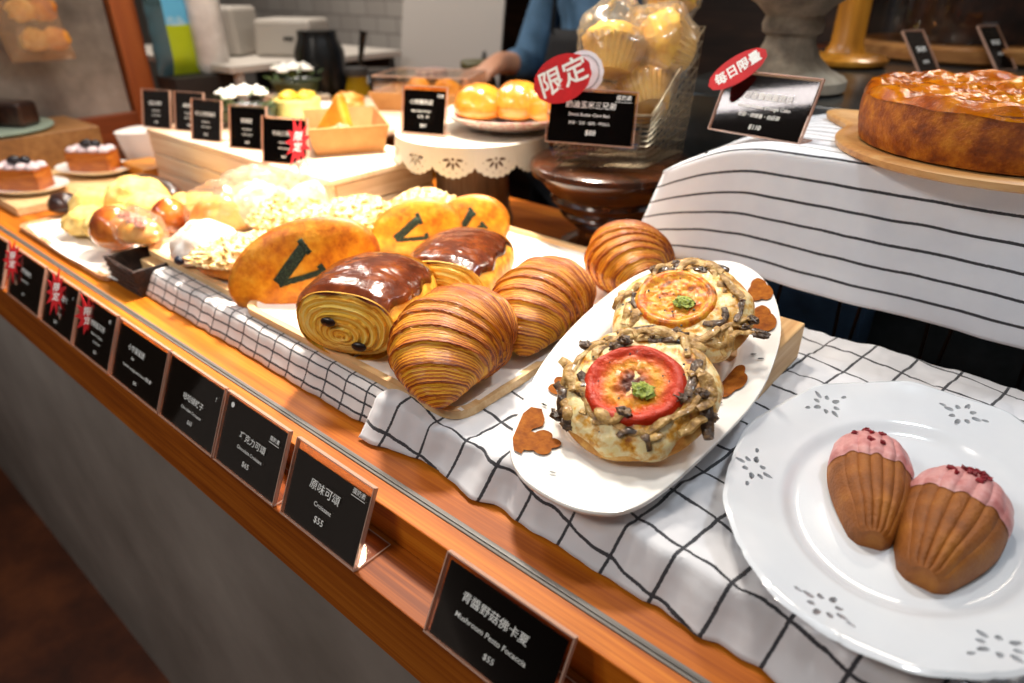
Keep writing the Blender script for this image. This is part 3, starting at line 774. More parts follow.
# ------------------------------------------------------------------ orange cake
t = NT('orange_cake'); vv = t.coord('Object'); f1 = t.noise(vv, 26, 6, .62, .4); f2 = t.noise(vv, 220, 4)
c1 = t.ramp(f1, [(.32, '#7a3000'), (.45, '#b45a02'), (.58, '#cf7a04'), (.70, '#e09c18')]); t.bump(t.math('ADD', f1, t.math('MULTIPLY', f2, .1)), .7, .006)
m_otop = t.set(color=c1, rough=.10, coat=0, spec=.3)
m_oside = speck('caramel_sponge', ['#6a2c04', '#904606', '#b3640a', '#c9801c'], 60, .6, .7, 300)
ck = thing('orange_cake', 'round upside-down orange cake with a glossy caramel top', 'cake', (-.075, .915, .2365)); RC = .145
def side(u, w):
    a = w * 2 * pi; z = .052 * u; r = RC * (1 + .018 * sin(u * pi) + .006 * fr((cos(a) * 3, sin(a) * 3, u), 2.2, 3)) * (1 - .03 * (1 - u) ** 3)
    return (r * cos(a), r * sin(a), z)
b = MB(); b.surf(side, 16, 120); b.lathe([(0, 0), (RC * .97, 0)], 60); b.build('sponge', m_oside, ck)
def topf(u, w):
    a = w * 2 * pi; q = 1 - u; r = RC * (1.0 * min(1, q * 1.0)); x, y = r * cos(a), r * sin(a)
    seg = .0045 * abs(sin(a * 6.5 + q * 5)) * (1 if .25 < q < .97 else 0)
    z = .0535 + .0042 * fr((x, y, 0), 44, 5, 4) * min(1, 8 * (1 - q) + .2) + seg + (.0045 * math.exp(-((q - .92) / .06) ** 2))
    if q > .985: z = .0495 + .003 * nz((cos(a) * 5, sin(a) * 5, 0), 1, 2)
    return (x * (1.012 if q > .95 else 1), y * (1.012 if q > .95 else 1), z)
b = MB(); b.surf(topf, 60, 160); b.build('orange_topping', m_otop, ck)
bd = thing('round_board', 'round wooden board with a short handle under the orange cake', 'board', (-.075, .915, .2245))
def brf(a, i):
    k = math.exp(-((((a - radians(150)) + pi) % (2 * pi) - pi) / .22) ** 2); return 1 + .52 * k
b = MB(); b.lathe([(0, 0), (.158, 0), (.165, .003), (.166, .009), (.163, .0115), (.155, .012), (.150, .010), (.05, .010), (0, .010)], 120, rf=brf); b.build('board_body', wood('honey_board', ['#a86a33', '#cf9a5c', '#e3bb84'], 0, 12, .45, 10), bd)

# ------------------------------------------------------------------ lace-edged stand
m_lace = plain('ivory_enamel', '#cfcabc', .35)
LC = V((-.822, .862, 0))
ls = thing('lace_cake_stand', 'ivory cake stand with a pierced lace skirt on a thick wooden post', 'cake stand', LC)
b = MB(); b.lathe([(0, .160), (.120, .160), (.130, .1615), (.1315, .165), (.128, .167), (.122, .1655), (0, .1645)], 96); b.build('stand_top', m_lace, ls)
b = MB(); NS = 12
def sk(u, w):
    a = w * 2 * pi; sc = abs(cos(a * NS / 2)); dpt = .031 + .017 * sc ** .8 + .0016 * cos(a * NS * 7)
    if u <= .5: k = u / .5; r = .1312
    else: k = 1 - (u - .5) / .46; r = .1298
    if u > .96: k = 0; r = .1312
    k = max(0, min(1, k))
    return ((r + .004 * k) * cos(a), (r + .004 * k) * sin(a), .1635 - dpt * k)
b.surf(sk, 25, 420); o = b.build('lace_skirt', m_lace, ls)
holes = []
for i in range(NS):
    a0 = (i + .0) * 2 * pi / NS
    if not (radians(170) < a0 < radians(360)): continue
    c = V((.1325 * cos(a0), .1325 * sin(a0), .1465)); nrm = V((cos(a0), sin(a0), 0)); tg = V((-sin(a0), cos(a0), 0)); up = V((0, 0, -1))
    holes.append((c, nrm, up, .0026, .0026))
    for k in range(5):
        ph = radians(-84 + 42 * k); d = up * cos(ph) + tg * sin(ph); holes.append((c + d * .0112, nrm, d, .0062, .0024))
    for k in range(6):
        ph = radians(-75 + 30 * k); d = up * cos(ph) + tg * sin(ph); holes.append((c + d * .0218, nrm, d, .0012, .0012))
cut_holes(o, holes, .02, 10)
m_trunk = wood('weathered_post', ['#3f2a1b', '#6a4a32', '#8d6b4d'], 2, 10, .7, 10, .4)
b = MB(); b.lathe([(.070, 0), (.072, .01), (.066, .03), (.064, .13), (.070, .15), (.070, .1595)], 48, rf=lambda a, i: 1 + .02 * sin(a * 7)); b.build('wooden_post', m_trunk, ls)
# ------------------------------------------------------------------ patterned plate with three buns
t = NT('pink_patterned_glaze'); vv = t.coord('Object'); f = t.noise(vv, 90, 3, .7)
m_pat = t.set(color=t.ramp(f, [(.42, '#d8cfc0'), (.5, '#e2c9c2'), (.56, '#c86a6c'), (.62, '#dfd6c6')]), rough=.15, coat=.4)
pl = thing('patterned_plate', 'shallow pink-patterned bowl plate holding glossy buns', 'plate', (-.784, .918, .1665))
b = MB(); b.lathe([(.045, 0), (.05, 0), (.075, .006), (.105, .018), (.118, .027), (.1195, .0285), (.117, .029), (.10, .021), (.07, .010), (0, .006)], 72, sy=.95); b.build('plate_body', m_pat, pl)
m_bun = speck('glossy_bun', ['#8a3c08', '#b86a16', '#d08a2a', '#e0ac58'], 10, .25, .1, 60, coat=.5)
def bun(name, label, loc, r, m, seed=0, group=None, cat='bun', amp=.05, flat=.6, rotz=0):
    T = blobthing = MB(); blob(T, (0, 0, 0), r, (36, 22), amp, 20, seed, flat)
    o = T.build(name, m, None); o.location = loc; o.rotation_euler = (0, 0, rotz); tag(o, label, cat, group); return o
GB = 'glossy buns on the patterned plate'
bun('glossy_bun', 'glossy golden bun beside the small black sign on the lace-edged stand', (-.838, .902, .176), (.048, .046, .044), m_bun, 1, GB)
bun('glossy_bun', 'middle glossy golden bun of the three on the patterned plate', (-.782, .940, .176), (.048, .046, .048), m_bun, 2, GB)
bun('glossy_bun', 'glossy golden bun nearest the round red notice', (-.724, .955, .178), (.046, .044, .042), m_bun, 3, GB)

# ------------------------------------------------------------------ turned pedestal and wire basket of wrapped muffins
PB = V((-.560, .900, .004)); m_ped = wood('polished_dark_wood', ['#1c0c04', '#3f1e0a', '#6b3812'], 0, 8, .22, 5, .1, coat=.5)
pd = thing('wooden_pedestal', 'turned dark wooden pedestal bowl under the wire basket', 'pedestal', PB)
b = MB(); b.lathe([(0, 0), (.072, 0), (.076, .004), (.074, .012), (.060, .020), (.048, .026), (.046, .034), (.060, .046), (.074, .058), (.078, .064), (.075, .068), (.088, .080), (.094, .088), (.090, .093), (.104, .108), (.112, .118), (.124, .126), (.128, .134), (.126, .142), (.118, .147), (0, .147)], 72); b.build('pedestal_body', m_ped, pd)
m_wire = plain('silver_wire', '#8f7f66', .3, metal=.85)
def bil(u, w): # footprint of the basket: u across the front, w to the back
    e = V((.118, .078, 0)); d = V((-.012, .155, 0)); o_ = V((-.602, .795, 0))
    return o_ + e * u + d * w
bk = thing('wire_basket', 'silver wire mesh basket full of wrapped muffins on the pedestal', 'basket', (PB.x, PB.y, .148))
O_ = V((PB.x, PB.y, .148)); b = MB(); f_ = MB()
def rp(s, k): # s 0..4 around, k 0..1 height
    s = s % 4; i = int(s); t_ = s - i
    u, w = ((t_, 0), (1, t_), (1 - t_, 1), (0, 1 - t_))[i]
    u = .5 + (u - .5) * (.9 + .12 * k); w = .5 + (w - .5) * (.9 + .12 * k)
    hgt = .076 + .105 * max(0, min(1, w)); p = bil(u, w); return V((p.x, p.y, .148 + .003 + hgt * k)) - O_
NW = 11; NR = 11
for i in range(4 * NW): b.tube([rp(i / NW, 0), rp(i / NW, .5), rp(i / NW, 1)], .0005, 4, False)
for j in range(NR): b.tube([rp(s_ / 4, j / (NR - 1)) + V((0, 0, .0015 * sin(s_ * 2.2))) for s_ in range(17)], .0012, 5, False)
for i in range(1, 12):
    b.tube([rp(i / 12, 0), rp(3 - i / 12, 0)], .0008, 4, False); b.tube([rp(3 + i / 12, 0), rp(2 - i / 12, 0)], .0008, 4, False)
b.build('wire_mesh', m_wire, bk, weld=False)
f_.tube([rp(s_ / 8, 1) for s_ in range(33)], .0022, 8, False); f_.build('rim_wire', m_wire, bk)
t = NT('corn_muffin'); vv = t.coord('Object'); f = t.noise(vv, 34, 5, .6); t.bump(f, .5, .004)
m_muf = t.set(color=t.ramp(f, [(.32, '#a8740e'), (.45, '#cfa01e'), (.6, '#e2c044')]), rough=.6)
m_cup = speck('fluted_paper_cup', ['#a8792a', '#caa048', '#d8b86a'], 20, .5)
m_bag = clear('crinkled_clear_bag', '#fffaf2', .02, .16, '#e8dcc8', .09)
t = bpy.data.materials['crinkled_clear_bag']
def bagm(T, c, r, seed, top=1.25, M=None):
    mb = MB()
    def f(u, w):
        th = u * 2 * pi; ph = (w - .5) * pi; d = V((cos(ph) * cos(th), cos(ph) * sin(th), sin(ph)))
        k = 1 + .16 * fr(d, 1.7, seed, 4); z = d.z * (top if d.z > 0 else .95)
        if d.z > .75: k *= 1 + .5 * (d.z - .75)
        p = V((d.x * r[0] * k, d.y * r[1] * k, z * r[2] * k))
        if M: p = M @ p
        return tuple(V(c) + p)
    mb.surf(f, 34, 26); o = mb.build('clear_bag', m_bag, T, True); 
    for p in o.data.polygons: p.use_smooth = True
    return o
def muffin(label, loc, rot, s=1.0, seed=0):
    T = thing('wrapped_muffin', label, 'muffin', loc, 0, 'wrapped corn muffins in the wire basket'); T.rotation_euler = rot; T.scale = (s, s, s)
    b = MB(); b.lathe([(0, 0), (.026, 0), (.030, .012), (.034, .024), (.038, .036), (.0375, .037), (.030, .030), (0, .030)], 120, rf=lambda a, i: 1 + .05 * cos(a * 30) * min(1, i * 2)); b.build('paper_cup', m_cup, T)
    b = MB(); blob(b, (0, 0, .024), (.037, .037, .022), (40, 26), .10, 26, seed, .5); b.build('muffin_crumb', m_muf, T)
    bagm(T, (0, 0, .03), (.045, .045, .042), seed)
muffin('large wrapped corn muffin directly above the round red notice', (-.560, .880, .276), (radians(-22), radians(-8), 0), 1.22, 1)
muffin('wrapped corn muffin on its side behind the chalk sign corner', (-.508, .905, .226), (radians(-28), radians(-38), 0), 1.12, 2)
muffin('wrapped corn muffin tipped over at the high back of the basket', (-.508, .985, .300), (radians(62), radians(-50), radians(0)), 1.25, 3)
muffin('lowest wrapped corn muffin seen through the mesh under the large one', (-.575, .868, .192), (radians(20), 0, 0), 1.0, 4)
muffin('highest wrapped corn muffin, at the back of the basket in front of the denim shirt', (-.575, 1.04, .345), (radians(-10), radians(25), 0), 1.0, 5)
# ------------------------------------------------------------------ price signs in clear holders
def sign(label, base, ex, up, w, h, lines, foot=.035, group=None, mx=.0035, mt=.004, footback=True, card=m_black):
    """base = lower left corner of the holder, ex along its foot, up along its face"""
    M = frame(base, ex, up); T = thing('price_sign', label, 'sign', base, 0, group)
    L = M.copy(); L.translation = (0, 0, 0)
    def lb(mb, x0, x1, y0, y1, z0, z1): mb.box(L @ V(((x0 + x1) / 2, (y0 + y1) / 2, (z0 + z1) / 2)), (x1 - x0, y1 - y0, z1 - z0), L.to_3x3().to_4x4())
    b = MB(); lb(b, mx, w - mx, .002, h - mt, -.0006, .0006); b.build('card', card, T, False)
    b = MB(); b.cur = 0; lb(b, 0, w, 0, h, .0010, .0020); lb(b, 0, w, 0, h, -.0022, -.0012)
    # edges
    b.cur = 1; e = .0011
    lb(b, 0, e, 0, h, -.0024, .0022); lb(b, w - e, w, 0, h, -.0024, .0022); lb(b, e, w - e, h - e, h, -.0024, .0022); lb(b, e, w - e, 0, e, -.0024, .0022)
    if foot:
        exv = V(ex).normalized(); bk_ = V((-exv.y, exv.x, 0)); b.cur = 0
        o_ = V((0, 0, .0005)); q = [o_, o_ + exv * w, o_ + exv * w + bk_ * foot, o_ + bk_ * foot]
        b.add([p for p in q] + [p + V((0, 0, .0011)) for p in q], [(3, 2, 1, 0), (4, 5, 6, 7), (0, 1, 5, 4), (1, 2, 6, 5), (2, 3, 7, 6), (3, 0, 4, 7)])
        b.cur = 1
        for p, q_ in ((q[1], q[2]), (q[2], q[3])): b.tube([p + V((0, 0, .0006)), q_ + V((0, 0, .0006))], .0007, 4, False)
    b.build('acrylic_holder', [m_acr, m_edge], T, False, weld=False)
    mb = MB(); P = L @ Matrix.Translation((w / 2, h / 2, .0023))
    for ln in lines:
        txt, size, x, y = ln[:4]; put_text(mb, txt, size, P, x * w, y * h, *(ln[4:] if len(ln) > 4 else (.00004,)))
    if any(l[0] == '蛋奶素' for l in lines):
        l_ = [l for l in lines if l[0] == '蛋奶素'][0]; c = P @ V((l_[2] * w, l_[3] * h - l_[1] * .75, 0)); 
        mb.box(c, (l_[1] * 3.2, .0005, .0001), L.to_3x3().to_4x4())
    mb.build('lettering', m_ink, T, False, weld=False)
    return T
FY = .2185; LZ = -.0345; UP = (0, .031, .069)
def front(label, x0, x1, lines, h=.0755, up=UP, fy=FY, **k):
    return sign(label, (x0, fy, LZ), (1, 0, 0), up, x1 - x0, h, lines, .038, 'price signs on the front ledge', **k)
front('black price sign reading Mushroom Pesto Focaccia, last sign at the near end of the ledge', -.270, -.154,
      [('青醬野菇佛卡夏', .0088, -.03, .16), ('Mushroom Pesto Focaccia', .0062, -.02, -.06), ('$55', .0066, .02, -.27)], h=.067, up=(0, .030, .060), fy=.2165, mx=.0045, mt=.0055)
front('black price sign reading Croissant $55 in a clear stand with a margin above the card', -.464, -.356,
      [('原味可頌', .0105, -.02, .10), ('Croissant', .0062, .0, -.09), ('$55', .0088, -.01, -.26), ('蛋奶素', .0055, .36, .34)], mt=.010)
front('black price sign reading Chocolate Croissant $65 with a white dot in its corner', -.585, -.476,
      [('巧克力可頌', .0090, .04, .06), ('Chocolate Croissant', .0052, .03, -.10), ('$65', .0080, .01, -.27), ('蛋奶素', .0052, .34, .28), ('●', .0075, -.36, .36)])
front('greyish glossy price sign reading $65, between the white-dotted sign and the wordier sign', -.706, -.588,
      [('哈哈蝴蝶子', .0085, .05, .04), ('Chocolate Croissant', .0050, .05, -.12), ('$65', .0065, .06, -.28), ('!', .007, .40, .28)])
front('greyish price sign with one long line of small writing below a short word', -.836, -.709,
      [('小麥德國堡', .0085, -.06, .16), ('Bun', .0048, -.10, .02), ('German sausage and cheese 蛋奶素', .0050, .02, -.14), ('$65', .0060, .02, -.32)], mt=.006)
front('price sign with a grey sheen directly below the third red star tag', -.955, -.842,
      [('培根起司捲', .0085, .08, .12), ('Bacon & Cheese', .0048, .10, -.04), ('Bread roll', .0048, .12, -.16), ('$55', .006, .12, -.32), ('奶', .006, .36, .32)])
front('black price sign with four large characters under the second red star tag', -1.072, -.960,
      [('起司麵包', .0095, .06, .16), ('Cheese', .0048, .02, -.02), ('bread', .0048, .06, -.14), ('$60', .007, -.02, -.32), ('!', .008, .38, .28)])
front('clear-stand price sign with a bluish lower half, between the two farthest star tags', -1.215, -1.082,
      [('肉桂捲麵包', .0080, .0, .16), ('Cinnamon Roll', .0048, .0, -.02), ('$50', .006, .0, -.28)])
front('farthest price sign on the front ledge, cut by the picture edge', -1.36, -1.24, [('貝果', .009, 0, .1), ('$45', .006, 0, -.2)])

def star_tag(label, c, r, txt='', seed=0, lean=(0, 0, 0), nrm=(.35, -.8, .45), up=(-.2, .3, .9)):
    c = V(c); n_ = V(nrm).normalized(); u = V(up); u = (u - n_ * u.dot(n_)).normalized(); x = u.cross(n_)
    M = Matrix((x, u, n_)).transposed().to_4x4(); rnd = random.Random(seed); pts = []
    for k in range(22):
        a = 2 * pi * k / 22; q = r * ((1.05 + .35 * rnd.random()) if k % 2 else (.55 + .12 * rnd.random())); pts.append((q * cos(a) * .68, q * sin(a) * 1.1))
    T = thing('star_tag', label, 'tag', c, 0, 'red star tags clipped above the price signs')
    b = MB(); b.prism(pts, .0012, M); b.build('paper_star', m_red, T, False)
    mb = MB(); put_text(mb, '限', r * .52, M @ Matrix.Translation((0, 0, .0014)), 0, r * .28, .0002); put_text(mb, '定', r * .52, M @ Matrix.Translation((0, 0, .0014)), 0, -r * .28, .0002)
    mb.build('lettering', m_ink, T, False, weld=False)
    b = MB(); b.tube([M @ V((0, -r * .4, -.001)), M @ V((.004, -r * 1.6, -.004))], .0012, 6); b.build('clip_stem', plain('clear_stem', '#b99a8a', .3), T)
star_tag('red star tag farthest along the ledge, above the farthest signs', (-1.195, .236, .020), .023, seed=1)
star_tag('red star tag above the four-character sign, the middle one of three', (-1.020, .236, .018), .023, seed=2)
star_tag('red star tag overlapping the corner of the grey-sheened sign, nearest the camera of its row', (-.922, .238, .012), .022, seed=3, nrm=(.55, -.7, .35))
star_tag('red star tag standing by the opened kraft box on the wooden riser', (-.925, .585, .176), .029, seed=4)

def oval_tag(name, label, c, rx, ry, nrm, up, txt, size, m=m_red, tx=.0003, ring=False, sp=0):
    c = V(c); n_ = V(nrm).normalized(); u = V(up); u = (u - n_ * u.dot(n_)).normalized(); x = u.cross(n_)
    M = Matrix((x, u, n_)).transposed().to_4x4(); T = thing(name, label, 'tag', c)
    b = MB(); b.prism([(rx * cos(2 * pi * k / 48) * (1 + .02 * sin(k * 1.7)), ry * sin(2 * pi * k / 48)) for k in range(48)], .0014, M); b.build('paper_disc', m, T, False)
    mb = MB(); P = M @ Matrix.Translation((0, 0, .0016))
    if txt:
        put_text(mb, txt, size, P, 0, 0, tx)
        mb.build('lettering', m_ink, T, False, weld=False)
    if ring:
        q = [P @ V((rx * .78 * cos(a), ry * .78 * sin(a), 0)) for a in [2 * pi * k / 40 for k in range(41)]]
        mb.tube(q, .0006, 4, False); mb.build('printed_ring', plain('grey_print', '#7d8086', .6), T, False)
    return T
# basket sign and its tags: they face the camera side
bl = V((-.575, .748, .199)); br = V((-.475, .815, .193))
ex = (br - bl); nrm = V((ex.y, -ex.x, .25 * ex.length)); upv = V((-.0, .35, .93))
sign('black price sign reading Sweet Butter Corn Bun $88 hooked on the wire basket', bl, ex, (-.20, .26, .94), ex.length, .073,
     [('奶油玉米三兄弟', .0098, -.02, .20), ('Sweet Butter Corn Bun', .0058, -.03, .03), ('奶油・玉米・起司・每日3入', .0045, -.02, -.12), ('$88', .0095, .0, -.29), ('蛋奶素', .0070, .34, .37)], 0)
xn = ex.normalized()
oval_tag('round_notice', 'red oval notice with two bold white characters over the basket sign', (-.556, .758, .281), .039, .029, nrm, xn * -.50 + V((0, .1, .90)), '限定', .034, tx=.0006)
oval_tag('round_sticker', 'round white sticker with a grey printed ring behind the red oval notice', (-.552, .800, .285), .027, .028, nrm, (0, .1, 1), '', 0, m=plain('white_sticker', '#e6e8ee', .35), ring=True)
# orange cake sign
bl = V((-.384, .846, .2255)); br = V((-.258, .828, .2255)); ex = br - bl
t = NT('card_with_sheen'); t.set(color='#04070b', rough=.05, coat=.8, coatr=.02)
sign('black price sign with a bright sheen reading Upside-Down Orange Cake $110 on the striped cloth', bl, ex, (.0, .028, .066), .125, .076,
     [('橙香蜜倒蛋糕坯', .0092, .03, .12), ('Upside-Down Orange Cake', .0062, .02, -.04), ('季節・肉桂香・伯爵茶', .0056, .0, -.18), ('$110', .0080, .0, -.36)], .03, card=t.m)
oval_tag('leaf_tag', 'narrow red tag with four white characters at the corner of the orange cake sign', (-.362, .858, .298), .038, .016, (.30, -.80, .45), (-.62, .1, .62), '每日限量', .0150, tx=.0004)
# sign on lace stand
bl = V((-.893, .764, .1675)); ex = V((.086, .032, 0)).normalized() * .09
sign('small black price sign with a white top edge standing on the lace-edged stand', bl, ex, (-.16, .20, .95), .082, .076,
     [('小熊麵包店', .0085, -.06, .16), ('Bear Bean Bread', .0052, -.06, -.02), ('紅豆・奶', .0050, .0, -.14), ('$50', .0075, .0, -.32), ('奶素', .0060, .36, .30)], .02, mt=.007)
# signs on the riser
GR = 'small price signs along the edge of the wooden riser'
for i, (x, y, w, a, tx, lab) in enumerate([
    (-1.515, .612, .085, .10, '提拉米蘇', 'first of the small price signs on the wooden riser, next to the window post'),
    (-1.445, .640, .085, .10, '檸檬塔', 'small price sign half covered by its neighbours near the bagged paper goods'),
    (-1.345, .618, .085, .05, '手工司康餅乾', 'small price sign overlapping the one behind it, below the orange pastry'),
    (-1.235, .628, .092, .12, '花椰菜', 'small price sign in front of the front bowl of white flowers'),
    (-1.075, .606, .100, .14, '牛肉三明治', 'small price sign whose corner is covered by the red star tag')]):
    sign(lab, (x - .004 + (0, .012, .024, .036, .020)[i], y - .010, .1225), (cos(a + .25), sin(a + .25), 0), (-.02, .26, .95), w * .88, .076,
         [(tx, .0085, -.02, .14), ('Handmade', .0046, 0, -.04), ('with cheese', .0046, 0, -.16), ('$65', .006, 0, -.34)], .02, GR)
# two dark signs behind the cake
for lab, p, w, tx in (('black price card tilted on the slate shelf just behind the orange cake', (-.270, 1.47, .2325), .05, '$90'), ('black price card farther back beside the glass dome', (-.190, 1.725, .2325), .055, '$95')):
    sign(lab, p, (.50, .86, 0), (-.62, .25, .72), w, .105, [('蛋糕', .012, 0, .1), (tx, .009, 0, -.15)], .09)
# ------------------------------------------------------------------ rear tray breads
m_crumb = speck('crumb_topping', ['#b8742a', '#e3b468', '#f3dca8', '#fbf0d2'], 110, .75, 1.0, 160)
m_pow = speck('sugared_bun', ['#c48a55', '#e8d2bd', '#f6efe8', '#fbf8f4'], 22, .7, .3, 90)
m_roll = speck('golden_roll', ['#b0601a', '#dd9838', '#efc270'], 18, .45, .2, 60)
m_blue = plain('blueberry', '#141a2c', .35)
def part_blob(name, T, c, r, m, seed=0, amp=.08, flat=.6, n=(36, 22), fs=20, M=None):
    b = MB(); blob(b, c, r, n, amp, fs, seed, flat, M=M); return b.build(name, m, T)
def crumbbread(label, loc, r, rz, seed):
    T = thing('crumb_bread', label, 'bread', loc, rz, 'crumb-topped breads')
    part_blob('bread_base', T, (0, 0, 0), (r[0] * .97, r[1] * .97, r[2] * .8), m_roll, seed)
    b = MB()
    def f(u, w):
        a = w * 2 * pi; ph = u * pi * .40; d = V((sin(ph) * 1.05 * cos(a), sin(ph) * 1.05 * sin(a), cos(ph)))
        p = V((d.x * r[0], d.y * r[1], d.z * r[2])); cr = max(0, fr(p, 170, seed, 3)); cr2 = .5 + .5 * nz(p, 260, seed)
        k = 1 + (.003 + .0055 * cr + .003 * cr2) / r[2] * (1 if u < .97 else .2)
        return (p.x * k, p.y * k, r[2] * .30 + p.z * k)
    b.surf(f, 90, 180); b.build('crumb_topping', m_crumb, T)
crumbbread('long crumb-topped bread lying against the large herb-marked loaf', (-.812, .425, .043), (.078, .046, .038), radians(50), 1)
crumbbread('crumb-topped bread behind the large herb-marked loaf', (-.800, .590, .043), (.062, .052, .050), radians(40), 2)
crumbbread('crumb-topped bread at the far corner next to the wooden riser', (-.765, .690, .045), (.055, .050, .045), radians(30), 3)
crumbbread('crumb-topped bread in the middle between the bagged buns and the other crumb breads', (-.900, .540, .043), (.060, .048, .046), radians(60), 4)
T = thing('blueberry_bun', 'powdered bun with a dark blueberry on its side at the front of the rear tray', 'bun', (-.905, .402, .043))
part_blob('bun_crust', T, (0, 0, 0), (.052, .046, .042), m_pow, 5)
part_blob('blueberry', T, (.012, -.046, .012), (.008, .006, .007), m_blue, 6, .03, .2, (20, 14))
for i, (lab, c, r, m) in enumerate([
    ('bagged ham and cheese roll over the dark basket at the near end of the row', (-1.045, .372, .050), (.044, .028, .024), m_roll),
    ('bagged golden roll with a bright crease behind the blueberry bun', (-1.010, .490, .046), (.056, .045, .036), m_roll),
    ('bagged sugar-dusted bun behind the crumb breads', (-.975, .540, .046), (.058, .050, .046), m_pow),
    ('bagged pale bun at the back by the riser front', (-1.045, .560, .046), (.055, .045, .038), m_pow),
    ('bagged sugar-dusted brown bun under the riser corner', (-.900, .572, .060), (.050, .028, .045), m_pow)]):
    T = thing('wrapped_bun', lab, 'bun', c, radians(25 * i), 'bagged buns on the rear tray')
    part_blob('bun_crust', T, (0, 0, 0), r, m, 20 + i)
    if i == 0:
        for k in range(5): part_blob('ham_piece', T, (-.03 + .014 * k, -.006 + .006 * (k % 2), r[2] * 1.22), (.010, .008, .007), speck('pink_ham', ['#b5564a', '#e0a090'], 60, .4) if k == 0 else bpy.data.materials['pink_ham'], k, .4)
    bagm(T, (0, 0, r[2] * .8), (r[0] * 1.16, r[1] * 1.2, r[2] * 1.12), 40 + i, 1.0)
# dark basket with paper between the trays
T = thing('dark_basket', 'dark brown woven basket between the scone tray and the bread tray', 'basket', (-1.0, .345, 0))
b = MB(); b.box((0, .005, .003), (.085, .060, .005))
for q in range(4):
    sx_, sy_ = ((0, -1), (1, 0), (0, 1), (-1, 0))[q]; L_ = .048 if sy_ else .035; W0 = .030 if sy_ else .0425
    o0 = V((sx_ * W0 - sy_ * -L_ * 0, .005 + sy_ * W0, .001)); t_ = V((abs(sy_), abs(sx_), 0)); n0 = V((sx_, sy_, 0))
    lo = [n0 * W0 + t_ * s1 * (.0425 if sy_ else .030) for s1 in (-1, 1)]; hi = [n0 * (W0 + .006) + t_ * s1 * (.0485 if sy_ else .036) + V((0, 0, .040)) for s1 in (1, -1)]
    ring = [p + V((0, .005, .001)) for p in lo + hi]; inn = [p - n0 * .004 for p in ring]
    b.add(ring + inn, [(0, 1, 2, 3), (7, 6, 5, 4), (0, 4, 5, 1), (1, 5, 6, 2), (2, 6, 7, 3), (3, 7, 4, 0)])
b.build('basket_body', speck('dark_weave', ['#120a08', '#2b1b16', '#4b342c'], 130, .5, .8, 200), T, False, .003)
b = MB()
for k in range(5): b.tube([(-.046, -.026 - .0007 * k, .004 + .008 * k), (0, -.028 - .0007 * k, .005 + .008 * k), (.046, -.026 - .0007 * k, .004 + .008 * k)], .0032, 6)
b.build('weave_rows', bpy.data.materials['dark_weave'], T)
# ------------------------------------------------------------------ scones and buns on the rattan tray
m_scone = speck('yellow_scone', ['#c99440', '#e6c06c', '#f2d78e'], 40, .75, .6, 90)
m_brownb = speck('shiny_brown_bun', ['#4a1c0c', '#8f3f18', '#c9762c', '#e2a95a'], 12, .2, .1, 40, coat=.7)
m_dkb = speck('dark_cocoa_bun', ['#1a0c08', '#2e1710', '#4a2a1c'], 30, .35, .3, 80, coat=.3)
GS = 'yellow scones on the rattan-edged tray'
Z1 = .012
for lab, c, r in (('yellow scone at the front edge of the white paper sheet', (-1.262, .372, Z1), (.044, .040, .030)), ('pale yellow scone behind the front one beside the dark buns', (-1.345, .415, Z1), (.048, .042, .034)),
                  ('largest yellow scone, leaning at the back against the dark cocoa roll', (-1.290, .470, Z1 + .012), (.058, .050, .040)), ('yellow scone squeezed between the front scone and the shiny brown bun', (-1.215, .392, Z1), (.036, .044, .034)),
                  ('yellow scone touching the brown bun below the white cake plate', (-1.205, .452, Z1 + .010), (.040, .044, .036))):
    bun('scone', lab, c, r, m_scone, hash(lab) % 9 + 1, GS, 'scone', .12, .5)
bun('flat_cookie', 'flat nutty yellow cookie in front of the riser corner', (-1.235, .545, Z1), (.052, .045, .026), m_scone, 3, None, 'cookie', .2)
bun('brown_bun', 'shiny reddish-brown round bun over the rim of the dark basket', (-1.135, .368, .016), (.044, .036, .042), m_brownb, 5, None, 'bun', .03, .35)
bun('brown_bun', 'smaller shiny brown bun wedged behind the reddish-brown one', (-1.120, .450, .022), (.034, .032, .036), m_brownb, 6, None, 'bun', .03, .35)
bun('cocoa_bun', 'dark cocoa bun left of the pale scones, nearest the cake plate', (-1.425, .390, Z1), (.032, .028, .026), m_dkb, 7, 'dark cocoa buns', 'bun', .06)
bun('cocoa_bun', 'dark cocoa bun touching the pale yellow scone', (-1.400, .435, Z1), (.034, .028, .028), m_dkb, 8, 'dark cocoa buns', 'bun', .06)
bun('cocoa_roll', 'long dark cocoa roll behind the largest yellow scone', (-1.380, .530, Z1), (.085, .035, .034), m_dkb, 9, None, 'roll', .06, .6, .2)
